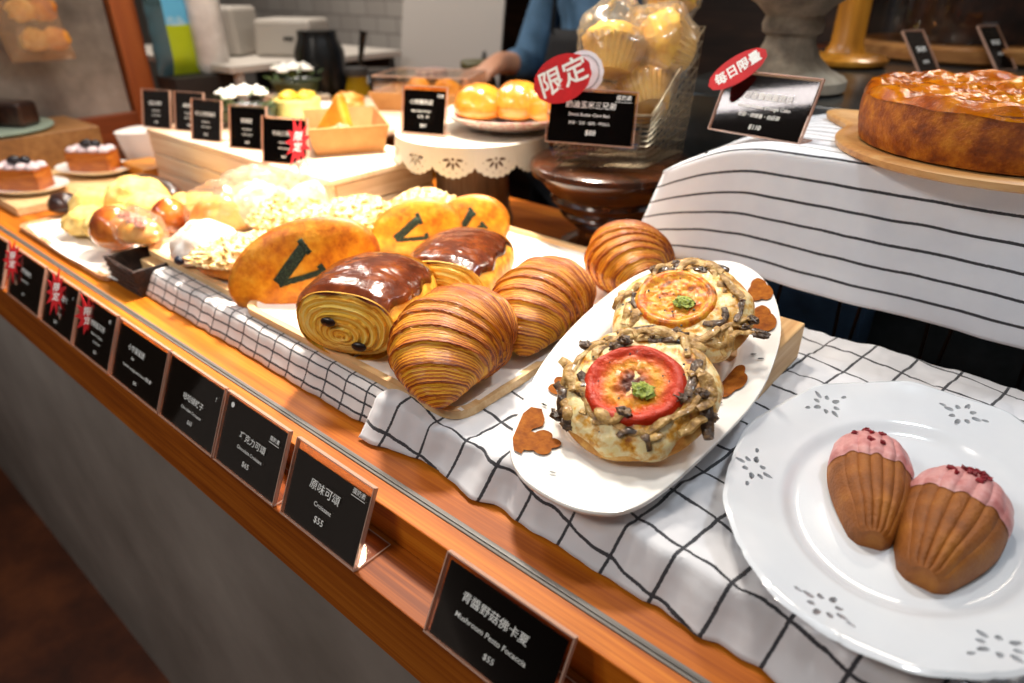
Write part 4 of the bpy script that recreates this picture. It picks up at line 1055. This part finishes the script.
# cake slices
m_wp = plain('white_dish', '#f4f2ef', .2, coat=.4)
m_car = speck('caramel_layers', ['#7a3406', '#a8560e', '#c4762a'], 30, .4, .2, vs=(1, 1, 6))
m_cream = speck('lilac_cream', ['#bda2a8', '#e5d6d6'], 60, .5, .3)
m_bb = speck('blackberry_skin', ['#07070b', '#23202a'], 200, .25, .8, 260)
def slice_(label, labp, loc, rz):
    d = MB(); d.lathe([(0, 0), (.05, 0), (.070, .006), (.085, .013), (.086, .0145), (.068, .0085), (.0, .0035)], 48, sy=.7); o = d.build('dessert_plate', m_wp); o.location = loc; o.rotation_euler = (0, 0, rz); tag(o, labp, 'plate', 'small white plates with a caramel slice')
    T = thing('cake_slice', label, 'cake', (loc[0], loc[1], loc[2] + .0045), rz + .1, 'caramel cake slices topped with blackberries')
    b = MB(); b.box((0, 0, .021), (.092, .048, .042)); b.build('cake_body', m_car, T, False, .003)
    b = MB()
    for i in range(4):
        for j in range(2): blob(b, (-.034 + .023 * i, -.011 + .022 * j, .040), (.013, .012, .009), (16, 12), .1, 20, i, .5)
    b.build('cream_dabs', m_cream, T)
    for k, (x, y, z) in enumerate(((-.010, 0, .052), (.012, .004, .052), (.001, -.008, .056))): part_blob('blackberry', T, (x, y, z - .003), (.0105, .0105, .0085), m_bb, k, .12, .2, (20, 14), 60)
slice_('caramel cake slice with dark berries at the far left edge of the display', 'white plate at the far left edge with a caramel slice', (-1.610, .385, .018), .55)
slice_('caramel cake slice with dark berries nearer the wooden riser', 'white plate near the riser with a caramel slice', (-1.640, .530, .022), .55)
lb = slab('tasting_board', (-1.80, .33, .0005), (-1.50, .60, .0175), m_paleply, bevel=.002); tag(lb, 'pale wooden board under the two small cake plates', 'board')
lb = slab('honey_box', (-1.62, .575, .0005), (-1.51, .64, .040), speck('honey_wood', ['#a8641c', '#d08a2e'], 8, .4), bevel=.002); tag(lb, 'small honey-brown box beside the far end of the wooden riser', 'box')
T = thing('paper_cone', 'upright white paper cone with brown cookies beside the riser', 'paper cone', (-1.665, .650, .001))
b = MB(); b.lathe([(.034, 0), (.05, .09)], 32, rf=lambda a, i: 1 + .08 * sin(3 * a) * i); o = b.build('paper_wrap', clear('frosted_paper', '#ffffff', .05, .4, '#efe8e2', .75), T)
part_blob('cookie_piece', T, (0, 0, .012), (.030, .026, .018), m_dkb, 3, .3)
# dark loaf cakes, glass plate and brown slices at the far left
T = thing('glass_plate', 'greenish glass plate under the dark chocolate cakes', 'plate', (-1.98 + .10, .43, .096))
b = MB(); b.lathe([(0, 0), (.10, 0), (.125, .006), (.124, .009), (.10, .004), (0, .004)], 48, sy=.9); b.build('plate_body', clear('green_glass', '#cfe0d0', .12, .05, '#b9c8b8', .45), T)
lb = slab('cake_stand_board', (-2.0 + .03, .33, .0005), (-1.76, .60, .095), wood('brown_platform', ['#6b4322', '#8f6234', '#a87a48'], 0, 8, .5, 6), bevel=.002); tag(lb, 'pale wooden platform under the greenish glass plate', 'board')
for i, (x, y) in enumerate(((-1.925, .405), (-1.885, .47))):
    b = MB(); b.box((0, 0, .026), (.10, .055, .052)); o = b.build('chocolate_cake', m_dkb, None, False, .008); o.location = (x, y, .1015); o.rotation_euler = (0, 0, .5)
    tag(o, ('dark square chocolate cake on the glass plate, front one', 'dark square chocolate cake on the glass plate, back one')[i], 'cake', 'dark chocolate cakes on the glass plate')
for i, (x, y) in enumerate(((-1.74, .66), (-1.68, .70))):
    o = bun('brown_loaf', ('small brown loaf behind the cake plates, nearer the window post', 'small brown loaf behind the cake plates, nearer the riser')[i], (x, y, .001), (.07, .035, .035), speck('brown_loaf_crust', ['#3c1a0a', '#7a3f18'], 20, .5), i + 3, 'brown loaves', 'bread', .05, .6, .6)
# plastic bag hanging in front of the window
T = thing('hanging_bag', 'clear bag of tan cookies hanging in front of the window pane', 'bag', (-1.93, .57, .37))
def hb(u, w):
    a = w * 2 * pi; z = -.145 + .32 * u; e = sin(min(1, u * 9, (1 - u) * 9) * pi / 2)
    y = .068 * cos(a) + .05 * (.5 - u) * 0; x = .022 * sin(a) * (.3 + .7 * e) * (1 + .25 * fr((u * 3, cos(a), 2), 2, 3))
    return (x, y * (1 + .04 * nz((u * 8, a, 0), 1)) - .05 * (u - .3), z)
b = MB(); b.surf(hb, 40, 40); b.build('clear_bag', clear('tan_clear_bag', '#fbeada', .06, .12, '#d9bc9c', .22), T)
for k in range(8): part_blob('cookie', T, (.0, -.022 + .044 * (k % 2) - .03 * (k // 2) * .35 + .03, -.125 + .062 * (k // 2)), (.012, .030, .026), bpy.data.materials['golden_roll'] if k % 2 else m_scone, k, .2, .1, (20, 14))

# ------------------------------------------------------------------ wooden riser and what stands on it
T = thing('wooden_riser', 'long whitewashed plank riser carrying flowers, cakes and small signs', 'riser', (-1.19, .96, .0005))
def rb(name, lo, hi, m): return slab(name, (lo[0] + 1.19, lo[1] - .96, lo[2]), (hi[0] + 1.19, hi[1] - .96, hi[2]), m, T, .002)
m_risery = wood('whitewashed_plank_side', ['#b58d68', '#d4b491', '#e6cfae'], 1, 10, .6, 8)
for k in range(3): rb('front_plank', (-1.50, .600, .001 + .037 * k), (-.882, .612, .0362 + .037 * k), m_riser)
for k in range(3): rb('side_plank', (-.894, .6125, .001 + .037 * k), (-.880, .82, .0362 + .037 * k), m_risery)
rb('far_plank', (-1.50, .6125, .001), (-1.488, 1.32, .111), m_risery)
rb('top_board', (-1.502, .598, .1115), (-.878, .822, .1218), m_riser); rb('top_board', (-1.502, .8225, .1115), (-1.10, 1.32, .1218), m_riser)
ZR = .122
m_leaf = speck('green_leaves', ['#27361a', '#52682f', '#7f9148'], 40, .5, .2)
m_flower = plain('white_petals', '#f7f3ea', .6)
def flowers(label, loc, r, seed):
    T = thing('flower_bowl', label, 'flowers', loc, 0, 'bowls of white flowers on the riser'); rnd = random.Random(seed)
    b = MB(); b.lathe([(r * .5, 0), (r * .9, .010), (r, .034), (r * .96, .036), (r * .8, .03), (0, .028)], 36); b.build('bowl', speck('dark_green_glaze', ['#222a1a', '#475230'], 20, .3), T)
    b = MB()
    for k in range(44):
        a = rnd.uniform(0, 2 * pi); q = r * sqrt(rnd.random()) * 1.1; d = V((cos(a), sin(a), .5)); s_ = rnd.uniform(.010, .020)
        p = V((q * cos(a), q * sin(a), .034 + rnd.uniform(-.004, .022))); t_ = V((-sin(a), cos(a), 0))
        b.add([p, p + d * s_ * .5 + t_ * s_ * .4, p + d * s_ * 1.2, p + d * s_ * .5 - t_ * s_ * .4], [(0, 1, 2, 3)])
    tag(b.build('leaves', m_leaf, T, False, weld=False), None, None, kind='stuff')
    for k in range(11):
        a = k * 2.4; q = r * .82 * sqrt((k + .5) / 11); b = MB(); c = V((q * cos(a), q * sin(a), .058 + .014 * (1 - (q / r) ** 2)))
        for j in range(5):
            aj = 2 * pi * j / 5 + k; blob(b, c + V((.008 * cos(aj), .008 * sin(aj), -.004)), (.0078, .0078, .0045), (12, 8), .1, 20, j, .3)
        blob(b, c, (.005, .005, .005), (10, 8), .1, 20, 1, .2); b.build('blossom', m_flower, T)
flowers('bowl of white flowers directly behind the small price signs', (-1.385, .765, ZR), .062, 1)
tag(slab('flower_block', (-1.66, .97, .0005), (-1.54, 1.09, .130), m_riser, bevel=.002), 'small whitewashed block under the farther bowl of flowers', 'block')
flowers('smaller bowl of white flowers farther back by the paper roll', (-1.600, 1.03, .1305), .060, 2)
bun('orange_pastry', 'small orange pastry beside the front bowl of flowers', (-1.455, .70, ZR), (.035, .030, .022), m_roll, 3, None, 'pastry', .2)
bun('orange_pastry', 'small orange pastry just behind the farther bowl of flowers', (-1.385, 1.03, ZR), (.045, .034, .026), m_roll, 4, None, 'pastry', .2)
o = MB(); o.lathe([(0, 0), (.06, 0), (.095, .009), (.125, .018), (.126, .0205), (.09, .012), (0, .005)], 60, sy=.8); o = o.build('white_plate', m_wp); o.location = (-1.355, .870, ZR); tag(o, 'white plate holding the yellow lemon cake on the riser', 'plate')
T = thing('lemon_cake', 'pale yellow round cake with fruit on a white plate', 'cake', (-1.355, .870, ZR + .006))
m_lem = speck('lemon_cake', ['#dfc05a', '#f0dc8c'], 30, .6, .2); m_yel = speck('yellow_fruit', ['#e0a81c', '#f7d34a'], 30, .35, .3)
b = MB(); b.lathe([(0, 0), (.050, 0), (.050, .034), (.046, .038), (0, .038)], 48); b.build('cake_body', m_lem, T)
for k in range(4): part_blob('fruit_slice', T, (.026 * cos(k * 1.6), .026 * sin(k * 1.6), .037), (.020, .016, .010), m_yel, k, .2)
# kraft boxes
m_kraft = speck('kraft_card', ['#a9753f', '#bd8a52', '#cb9b63'], 14, .75, .1, 200)
def openbox(label, loc, rz, w, d, h, lidded, name='kraft_box'):
    T = thing(name, label, 'box', loc, rz); e = .0022; fl = .012
    b = MB(); b.box((0, 0, e / 2), (w, d, e))
    for s_ in (-1, 1):
        for pts in (((-w / 2, s_ * d / 2), (w / 2, s_ * d / 2)), ((s_ * w / 2, -d / 2), (s_ * w / 2, d / 2))):
            (x0, y0), (x1, y1) = pts; f_ = 1 + fl * 2 / min(w, d)
            o0 = V((x0, y0, 0)); o1 = V((x1, y1, 0)); t0 = V((x0 * f_, y0 * f_, h)); t1 = V((x1 * f_, y1 * f_, h)); n_ = (o1 - o0).cross(t0 - o0).normalized() * e / 2
            q = [o0 - n_, o1 - n_, t1 - n_, t0 - n_, o0 + n_, o1 + n_, t1 + n_, t0 + n_]
            b.add(q, [(3, 2, 1, 0), (4, 5, 6, 7), (0, 1, 5, 4), (1, 2, 6, 5), (2, 3, 7, 6), (3, 0, 4, 7)])
    b.build('box_tray', m_kraft, T, False, weld=False)
    if lidded:
        b = MB(); W2, D2 = w / 2 + fl, d / 2 + fl
        b.box((0, 0, h + .035), (W2 * 2 - .01, D2 * 2 - .01, .0012))
        for s_ in (-1, 1): b.box((s_ * (W2 - .005), 0, h + .0175), (.0012, D2 * 2 - .01, .034)); b.box((0, s_ * (D2 - .005), h + .0175), (W2 * 2 - .01, .0012, .034))
        b.build('clear_lid', m_bag2, T, False, weld=False)
        b = MB()
        for s_ in (-1, 1):
            b.tube([(s_ * (W2 - .005), -D2 + .005, h + .035), (s_ * (W2 - .005), D2 - .005, h + .035)], .0012, 5); b.tube([(-W2 + .005, s_ * (D2 - .005), h + .035), (W2 - .005, s_ * (D2 - .005), h + .035)], .0012, 5)
        b.build('lid_edge', m_edge, T, True, weld=False)
    return T
m_bag2 = clear('clear_lid_plastic', '#fffaf4', .05, .05)
m_tart = speck('folded_tart', ['#9c560a', '#d08a1c', '#e6a838'], 18, .45, .3, 60)
openbox('opened kraft card box holding a folded yellow pastry beside the red star tag', (-1.065, .775, ZR), radians(-32), .165, .115, .050, False)
T = thing('folded_pastry', 'folded yellow triangular pastry standing in the opened kraft box', 'pastry', (-1.085, .760, ZR + .003), radians(15))
b = MB(); b.prism([(-.050, 0), (.045, 0), (.010, .085)], .026, frame((0, .02, 0), (1, 0, 0), (0, .25, 1))); b.build('pastry_fold', m_tart, T, False, .006)
part_blob('filling', T, (.035, -.012, 0), (.024, .018, .028), speck('filling', ['#a85a3a', '#e9c9a0'], 60, .5), 3, .2)
openbox('clear-lidded kraft card box at the back with yellow pastries in it', (-1.235, 1.16, ZR), radians(28), .215, .14, .042, True)
for k in range(2): bun('boxed_pastry', ('yellow pastry inside the clear-lidded box, on the star tag side', 'yellow pastry inside the clear-lidded box, on the dark side')[k], (-1.265 + .07 * k, 1.145 + .03 * k, ZR + .0035), (.042, .030, .045), m_tart, k, 'yellow pastries in the clear-lidded box', 'pastry', .12)

# ------------------------------------------------------------------ kitchen clutter behind
T = thing('kitchen_shelf', 'white kitchen shelf with equipment behind the end of the counter', 'shelf', (-2.15, 1.25, FZ))
def kb(name, lo, hi, m, bev=.002): return slab(name, (lo[0] + 2.15, lo[1] - 1.25, lo[2] - FZ), (hi[0] + 2.15, hi[1] - 1.25, hi[2] - FZ), m, T, bev)
m_wht = plain('off_white_laminate', '#b8b0a6', .5); m_dk = plain('dark_cupboard', '#1d1916', .6)
kb('shelf_board', (-2.6, .96, .172), (-1.78, 1.55, .190), m_wht)
kb('back_board', (-2.6, 1.50, .0), (-1.78, 1.52, .1715), m_dk)
for x in (-2.58, -1.80): kb('shelf_post', (x - .01, .98, .0005), (x + .01, 1.0, .1715), m_wht)
ZS = .191
def box_thing(name, label, cat, loc, d, m, rz=0, bev=.008, grp=None):
    b = MB(); b.box((0, 0, d[2] / 2), d); o = b.build(name, m, None, False, bev); o.location = loc; o.rotation_euler = (0, 0, rz); return tag(o, label, cat, grp)
T = thing('label_printer', 'boxy off-white machine on the white kitchen shelf', 'machine', (-2.10, 1.12, ZS), .5)
b = MB(); b.box((0, 0, .065), (.20, .15, .13), None, .9); b.build('housing', plain('machine_white', '#a39c93', .4), T, False, .01)
b = MB(); b.box((.02, -.075, .05), (.08, .006, .012)); b.build('paper_slot', m_dk, T, False)
T = thing('countertop_machine', 'second off-white machine with a dark slot near the jars', 'machine', (-1.90, 1.24, ZS), .5)
b = MB(); b.box((0, 0, .05), (.19, .14, .10), None, .92); b.build('housing', bpy.data.materials['machine_white'], T, False, .01)
b = MB(); b.box((.02, -.068, .05), (.03, .006, .008)); b.build('slot', m_dk, T, False)
# snack bag and white bottle hanging at the window
t = NT('snack_bag_print'); vv = t.coord('Object'); f = t.noise(vv, 9, 3, .5); z = t.sep(vv)[2]; y = t.sep(vv)[1]
top_ = t.mix(t.ramp(f, [(.45, '#000000'), (.5, '#ffffff')]), '#5fb0d8', '#a9c9d6'); low = t.mix(f, '#7f9a12', '#c9d420')
k = t.math('GREATER_THAN', t.math('ADD', z, t.math('MULTIPLY', f, .06)), .15); lft = t.math('LESS_THAN', y, -.02)
c = t.mix(k, low, top_); c = t.mix(lft, c, '#3f5a63'); t.set(color=c, rough=.3)
T = thing('snack_bag', 'blue and lime green printed bag next to the window post', 'bag', (-1.93, .895, .166), radians(0))
b = MB()
def sb(u, w):
    a = w * 2 * pi; e = sin(min(1, u * 6, (1 - u) * 6) * pi / 2); return (.022 * sin(a) * (.15 + .85 * e), .058 * cos(a) * (1 + .02 * sin(u * 40)), .30 * u)
b.surf(sb, 40, 32); b.build('bag_body', t.m, T); mb = MB(); put_text(mb, 'RE', .045, frame((.0255, -.045, .235), (0, 1, 0), (0, 0, 1))); put_text(mb, 'Rice', .026, frame((.0255, -.045, .175), (0, 1, 0), (0, 0, 1)))
mb.build('lettering', plain('dark_green_ink', '#0f2a26', .5), T, False, weld=False)
tag(slab('bag_stand', (-2.0 + .03, .845, .0005), (-1.86, 1.03, .1645), m_dk, bevel=.002), 'dark box under the blue and green printed bag', 'box')
T = thing('paper_towel', 'tall white wrapped roll standing beside the printed bag', 'roll', (-1.92, .985, .1655)); 
b = MB(); b.lathe([(.035, 0), (.046, .02), (.048, .20), (.045, .30), (.03, .33), (.012, .34), (0, .34)], 40, rf=lambda a, i: 1 + .05 * sin(a * 5 + i)); b.build('wrapping', speck('white_wrapping', ['#b8b0aa', '#e2dcd6'], 14, .5, .3), T)
T = thing('paper_roll', 'white paper roll lying on its side under the kitchen shelf', 'roll', (-1.86, 1.12, .052), 0)
b = MB(); X = Matrix.Rotation(radians(90), 4, 'Y') @ Matrix.Rotation(.5, 4, 'X'); b.X = X; b.lathe([(.018, -.05), (.05, -.05), (.05, .05), (.018, .05)], 40); b.build('paper_coil', speck('roll_paper', ['#c9c2bb', '#e8e3de'], 14, .7), T)
b = MB(); b.X = X; b.lathe([(.0165, -.051), (.0165, .051)], 24); b.build('roll_core', m_dk, T)
# chopping board leaning behind
T = thing('cutting_board', 'large pale cutting board with a handle slot leaning at the back', 'board', (-1.66, 1.62, .0)); M = frame((0, 0, 0), (.80, .32, 0), (-.10, .25, .96))
b = MB(); pts = []
for cx_, cy_, a0 in ((.15, .33, 0), (-.14, .33, 90), (-.14, .02, 180), (.15, .02, 270)):
    for k in range(6): a = radians(a0 + 18 * k); pts.append((cx_ + .03 * cos(a), cy_ + .03 * sin(a) + .01))
b.prism(pts, .012, M); o = b.build('board_body', plain('pale_board', '#9a938c', .45), T, False, .002)
b = MB(); b.prism([(.125 + .010 * cos(2 * pi * k / 20), .16 + .035 * sin(2 * pi * k / 20)) for k in range(20)], .0006, M @ Matrix.Translation((0, 0, .0122))); b.build('handle_slot', m_dk, T, False)
def jar(name, label, loc, r, h, m, lid, cat='jar', lidm=None):
    T = thing(name, label, cat, loc); b = MB(); b.lathe([(0, 0), (r * .95, 0), (r, r * .1), (r, h * .8), (r * .8, h * .92), (r * .78, h), (0, h)], 36); b.build('jar_body', m, T)
    if lid: b = MB(); b.lathe([(0, h), (r * .92, h), (r * .95, h + .004), (r * .95, h + .016), (r * .88, h + .02), (0, h + .02)], 36); b.build('jar_lid', lidm or m_dk, T)
    return T
m_bk = plain('glossy_black', '#0a0908', .25)
jar('black_canister', 'black canister with tools behind the farther flowers', (-1.62, 1.30, .001), .075, .165, m_bk, False, 'canister')
jar('black_canister', 'second black canister beside the dark bottle', (-1.695, 1.18, .001), .068, .27, m_bk, False, 'canister')
jar('oil_bottle', 'yellow oil bottle with a dark top in front of the canisters', (-1.515, 1.16, .001), .032, .17, clear('yellow_oil', '#b8901c', .1, .1, '#9a7a14', .6), True, 'bottle')
m_chk = grid_cloth('red_checked_lid', .08, .02, .03, .008, base=('#c9a8a0', '#e0d0c8'), ink='#a02c30')
jar('jam_jar', 'glass jar with a red checked lid behind the clear-lidded box', (-1.465, 1.38, .001), .048, .15, clear('jar_glass', '#d8d0c4', .12, .05, '#6b5f50', .5), True, lidm=m_chk)
jar('spice_jar', 'brown jar behind the clear-lidded box', (-1.38, 1.48, .001), .052, .17, plain('brown_jar', '#3b2a1c', .4), True, lidm=plain('olive_lid', '#4d4a28', .5))
T = thing('utensil', 'dark metal utensil leaning out of the black canister', 'utensil', (-1.60, 1.20, .001)); b = MB(); b.tube([(0, 0, 0.006), (.01, .02, .14), (.03, .04, .27)], [.004, .004, .010], 8); b.build('handle', m_bk, T)

# ------------------------------------------------------------------ stone pedestal, glass dome, wooden stand
m_stone = speck('grey_stone', ['#4a433a', '#8a8071', '#b5ab98'], 14, .8, .8, 60)
SZ = .2325
T = thing('stone_pedestal', 'rough grey stone cake stand behind the orange cake sign', 'pedestal', (-.425, 1.200, SZ))
b = MB(); b.lathe([(0, 0), (.092, 0), (.098, .004), (.098, .018), (.092, .024), (.086, .026), (.070, .034), (.050, .052), (.040, .072), (.038, .082), (.046, .088), (.048, .100), (.044, .112), (.060, .128), (.090, .145), (.13, .158), (.135, .170), (0, .172)], 64, rf=lambda a, i: 1 + .015 * nz((cos(a) * 2, sin(a) * 2, i * 6), 2, 1)); b.build('stone_body', m_stone, T)
T = thing('turned_stand', 'yellowish turned wooden stand with a round disc foot near the glass dome', 'stand', (-.455, 1.62, SZ))
m_yw = wood('amber_wood', ['#7a4a14', '#b8791f', '#d89a38'], 2, 8, .3, 6, coat=.3)
b = MB(); b.lathe([(0, 0), (.078, 0), (.086, .006), (.087, .014), (.080, .020), (.040, .026), (.032, .045), (.030, .16), (.036, .22), (.05, .26), (0, .262)], 56); b.build('stand_body', m_yw, T)
DC = V((-.300, 1.98, SZ))
T = thing('glass_dome', 'large clear glass dome on a wooden base at the back', 'cake dome', DC)
b = MB(); b.lathe([(0, 0), (.225, 0), (.235, .008), (.235, .030), (.228, .036), (0, .036)], 80); b.build('dome_base', wood('dome_base_wood', ['#6d4222', '#9a6838', '#b98850'], 0, 8, .35, 6), T)
b = MB(); b.lathe([(.212, .037), (.214, .06), (.214, .20), (.19, .30), (.12, .37), (.0, .39)], 80); b.build('glass_bell', clear('dome_glass', '#e9e6e0', .05, .03), T)
b = MB(); b.lathe([(0, 0), (.13, 0), (.135, .02), (.135, .09), (0, .10)], 40); o = b.build('dark_cake', m_dkb); o.location = DC + V((0, 0, .0365)); tag(o, 'dark cake under the glass dome', 'cake')
# ------------------------------------------------------------------ person in a denim shirt
P = thing('person', 'person in a blue denim shirt and dark apron standing behind the stands', 'person', (-1.17, 1.79, FZ))
def skin(name, nodes, edges, m, parent, lv=2, root=0):
    me = bpy.data.meshes.new(name); me.from_pydata([n_[0] for n_ in nodes], edges, []); me.materials.append(m)
    o = bpy.data.objects.new(name, me); COL.objects.link(o); o.parent = parent
    s_ = o.modifiers.new('k', 'SKIN'); s_.use_smooth_shade = True
    for i, n_ in enumerate(nodes):
        r = n_[1]; o.data.skin_vertices[0].data[i].radius = r if isinstance(r, tuple) else (r, r); o.data.skin_vertices[0].data[i].use_root = (i == root)
    q = o.modifiers.new('s', 'SUBSURF'); q.levels = lv; q.render_levels = lv
    return o
m_skin = speck('skin', ['#b98468', '#c99678'], 6, .5); t = NT('denim'); vv = t.coord('Object'); f = t.noise(vv, 14, 4); f2 = t.noise(vv, 500, 2)
t.bump(f, .4, .01); m_den = t.set(color=t.mix(f2, t.ramp(f, [(.35, '#2c4a63'), (.65, '#54789a')]), '#3a5a75'), rough=.85)
body = [((0, 0, .92), (.13, .085)), ((0, 0, 1.10), (.115, .075)), ((0, .01, 1.28), (.125, .075)), ((0, .01, 1.40), (.09, .055)), ((0, 0, 1.47), (.05, .05)), ((0, -.01, 1.54), (.055, .06)), ((0, -.03, 1.62), (.075, .092)), ((0, -.02, 1.70), (.055, .07)),
        ((.19, .01, 1.38), .036), ((.24, -.02, 1.12), .034), ((.14, -.26, 1.12), .032), ((.08, -.34, 1.13), .026),
        ((-.19, .01, 1.38), .036), ((-.23, -.06, 1.16), .034), ((-.13, -.30, 1.19), .032), ((-.06, -.40, 1.20), .026),
        ((.09, 0, .80), .09), ((.10, -.01, .48), .065), ((.10, .01, .09), .045), ((.10, -.12, .03), .035),
        ((-.09, 0, .80), .09), ((-.10, -.01, .48), .065), ((-.10, .01, .09), .045), ((-.10, -.12, .03), .035)]
be = [(0, 1), (1, 2), (2, 3), (3, 4), (4, 5), (5, 6), (6, 7), (3, 8), (8, 9), (9, 10), (10, 11), (3, 12), (12, 13), (13, 14), (14, 15), (0, 16), (16, 17), (17, 18), (18, 19), (0, 20), (20, 21), (21, 22), (22, 23)]
def hand(base, d, up, n0, nodes, edges, side):
    base = V(base); d = V(d).normalized(); up = V(up); s_ = d.cross(up).normalized() * side
    palm = base + d * .045; nodes.append((tuple(palm), (.030, .014))); pi_ = len(nodes) - 1; edges.append((n0, pi_))
    for k, (off, L) in enumerate(((-.024, .062), (-.008, .072), (.008, .068), (.023, .052))):
        a = palm + d * .040 + s_ * off; b_ = a + d * L * .5 - up * .006; c_ = b_ + d * L * .42 - up * .020
        i0 = len(nodes); nodes += [(tuple(a), .0085), (tuple(b_), .008), (tuple(c_), .0068)]; edges += [(pi_, i0), (i0, i0 + 1), (i0 + 1, i0 + 2)]
    a = palm - s_ * .030 - d * .005; b_ = a - s_ * .018 + d * .030; c_ = b_ + d * .024; i0 = len(nodes)
    nodes += [(tuple(a), .011), (tuple(b_), .0095), (tuple(c_), .008)]; edges += [(pi_, i0), (i0, i0 + 1), (i0 + 1, i0 + 2)]
hand((.08, -.34, 1.13), (-.35, -.9, -.15), (0, 0, 1), 11, body, be, 1); hand((-.06, -.40, 1.20), (.1, -.9, -.3), (0, 0, 1), 15, body, be, -1)
skin('body', body, be, m_skin, P, 2)
g = 1.10
sh = [(body[0][0], (.160, .120)), (body[1][0], (.155, .115)), (body[2][0], (.170, .12)), (body[3][0], (.135, .095)), ((0, .0, 1.455), (.062, .062)), (body[8][0], .062), (body[9][0], .056), ((.165, -.20, 1.12), .046), (body[12][0], .062), (body[13][0], .056), ((-.15, -.24, 1.18), .046)]
skin('denim_shirt', sh, [(0, 1), (1, 2), (2, 3), (3, 4), (3, 5), (5, 6), (6, 7), (3, 8), (8, 9), (9, 10)], m_den, P, 2)
tr = [((0, 0, .93), (.172, .13)), ((.09, 0, .80), .10), ((.10, -.01, .48), .08), ((.10, .01, .10), .065), ((-.09, 0, .80), .10), ((-.10, -.01, .48), .08), ((-.10, .01, .10), .065)]
skin('trousers', tr, [(0, 1), (1, 2), (2, 3), (0, 4), (4, 5), (5, 6)], plain('dark_trousers', '#15161a', .8), P, 2)
b = MB(); b.surf(lambda u, w: ((-.16 + .32 * w) * (1 if u < .6 else 1 - .45 * (u - .6) / .4), -.135 - .012 * cos((w - .5) * pi) + .01 * sin(w * 14) * (1 - u), .55 + .72 * u), 20, 16)
o = b.build('apron', plain('black_apron', '#0f0f12', .8), P); so = o.modifiers.new('s', 'SOLIDIFY'); so.thickness = .003
for s_ in (-1, 1):
    b = MB(); b.tube([(s_ * .085, -.135, 1.26), (s_ * .10, -.10, 1.38), (s_ * .07, .02, 1.47)], .012, 6, flat=.3); b.build('apron_strap', bpy.data.materials['black_apron'], P)
b = MB(); blob(b, (0, 0, 1.60), (.098, .115, .125), (36, 24), .05, 20, 3, .55); o = b.build('hair', plain('black_hair', '#0c0908', .5), P)
b = MB()
for s_ in (-1, 1): blob(b, (s_ * .030, -.112, 1.628), (.012, .006, .006), (14, 10), 0, 1, 0, 0)
b.build('eyes', plain('eye_dark', '#1a1412', .2), P)
b = MB(); blob(b, (0, -.125, 1.585), (.013, .018, .018), (16, 12), 0, 1, 0, 0); b.build('nose', m_skin, P)
b = MB(); blob(b, (0, -.112, 1.560), (.024, .008, .005), (16, 10), 0, 1, 0, 0); b.build('mouth', plain('lips', '#8f4a42', .4), P)
# dark shelving behind
for i, z in enumerate((-.25, .12, .42)):
    tag(slab('wall_shelf', (-1.0, 2.9, z), (1.5, 3.19, z + .03), wood('reddish_dark_shelf', ['#4a2010', '#7a3c20', '#a05a34'], 0, 8, .5, 6) if i == 0 else bpy.data.materials['reddish_dark_shelf'], bevel=.002), ('lowest dark reddish shelf on the far wall', 'middle dark reddish shelf on the far wall', 'topmost dark reddish shelf on the far wall')[i], 'shelf', 'dark shelves on the far wall')
# ------------------------------------------------------------------ light
W = bpy.data.worlds.new('world'); SC.world = W; W.use_nodes = True
W.node_tree.nodes['Background'].inputs[0].default_value = (1.0, .94, .88, 1); W.node_tree.nodes['Background'].inputs[1].default_value = .07
def area(name, loc, tgt, size, power, col, sy=None, spread=None):
    l = bpy.data.lights.new(name, 'AREA'); l.energy = power; l.color = col; l.shape = 'RECTANGLE' if sy else 'DISK'; l.size = size
    if sy: l.size_y = sy
    if spread: l.spread = radians(spread)
    o = bpy.data.objects.new(name, l); COL.objects.link(o); o.location = loc
    o.rotation_euler = (V(tgt) - V(loc)).to_track_quat('-Z', 'Y').to_euler(); return o
area('overhead_light', (-.85, .95, 1.25), (-.92, .52, 0), .16, 12, (1, .90, .78), spread=75)
area('overhead_light', (-1.5, .85, 1.25), (-1.45, .60, 0), .20, 9, (1, .88, .74))
area('overhead_light', (.10, 1.10, 1.25), (-.12, .52, 0), .16, 6.0, (.86, .93, 1.0))
area('overhead_light', (-.45, .70, 1.35), (-.45, .50, 0), .14, 5.5, (1, .92, .82))
area('kitchen_lamp', (-2.2, 1.2, 1.3), (-2.0, 1.4, 0), .4, 14, (1, .92, .84))
area('back_lamp', (-.2, 2.2, 1.3), (-.3, 1.8, 0), .3, 7, (1, .85, .7))
area('overhead_light', (-.8, -1.0, 1.5), (-.8, .2, -.5), .4, 14, (1, .91, .82))  # soft front fill added to lift the grey panel and pastry ends
area('window_sheen_strip', (-1.80, -.80, 1.62), (-.32, .84, .2), 1.2, 6.0, (.66, .82, 1), .08)  # unseen window cut to a thin strip, placed to mirror on the cake sign
area('overhead_light', (.35, .05, 1.4), (-.10, .80, .15), .40, 1.8, (.90, .95, 1))  # fill added to brighten the striped cloth, no known fixture
area('rack_fill', (-.15, .93, .17), (-.15, .95, -.2), .45, .20, (.9, .95, 1), .10)  # fill added to lift the black gap below the rack, no lamp there
bpy.data.objects['window_sheen_strip'].rotation_euler.rotate_axis('Z', radians(32))
SC.view_settings.view_transform = 'Standard'; SC.view_settings.look = 'None'; SC.view_settings.gamma = 1; SC.view_settings.use_curve_mapping = False
SC.view_settings.exposure = 0.05
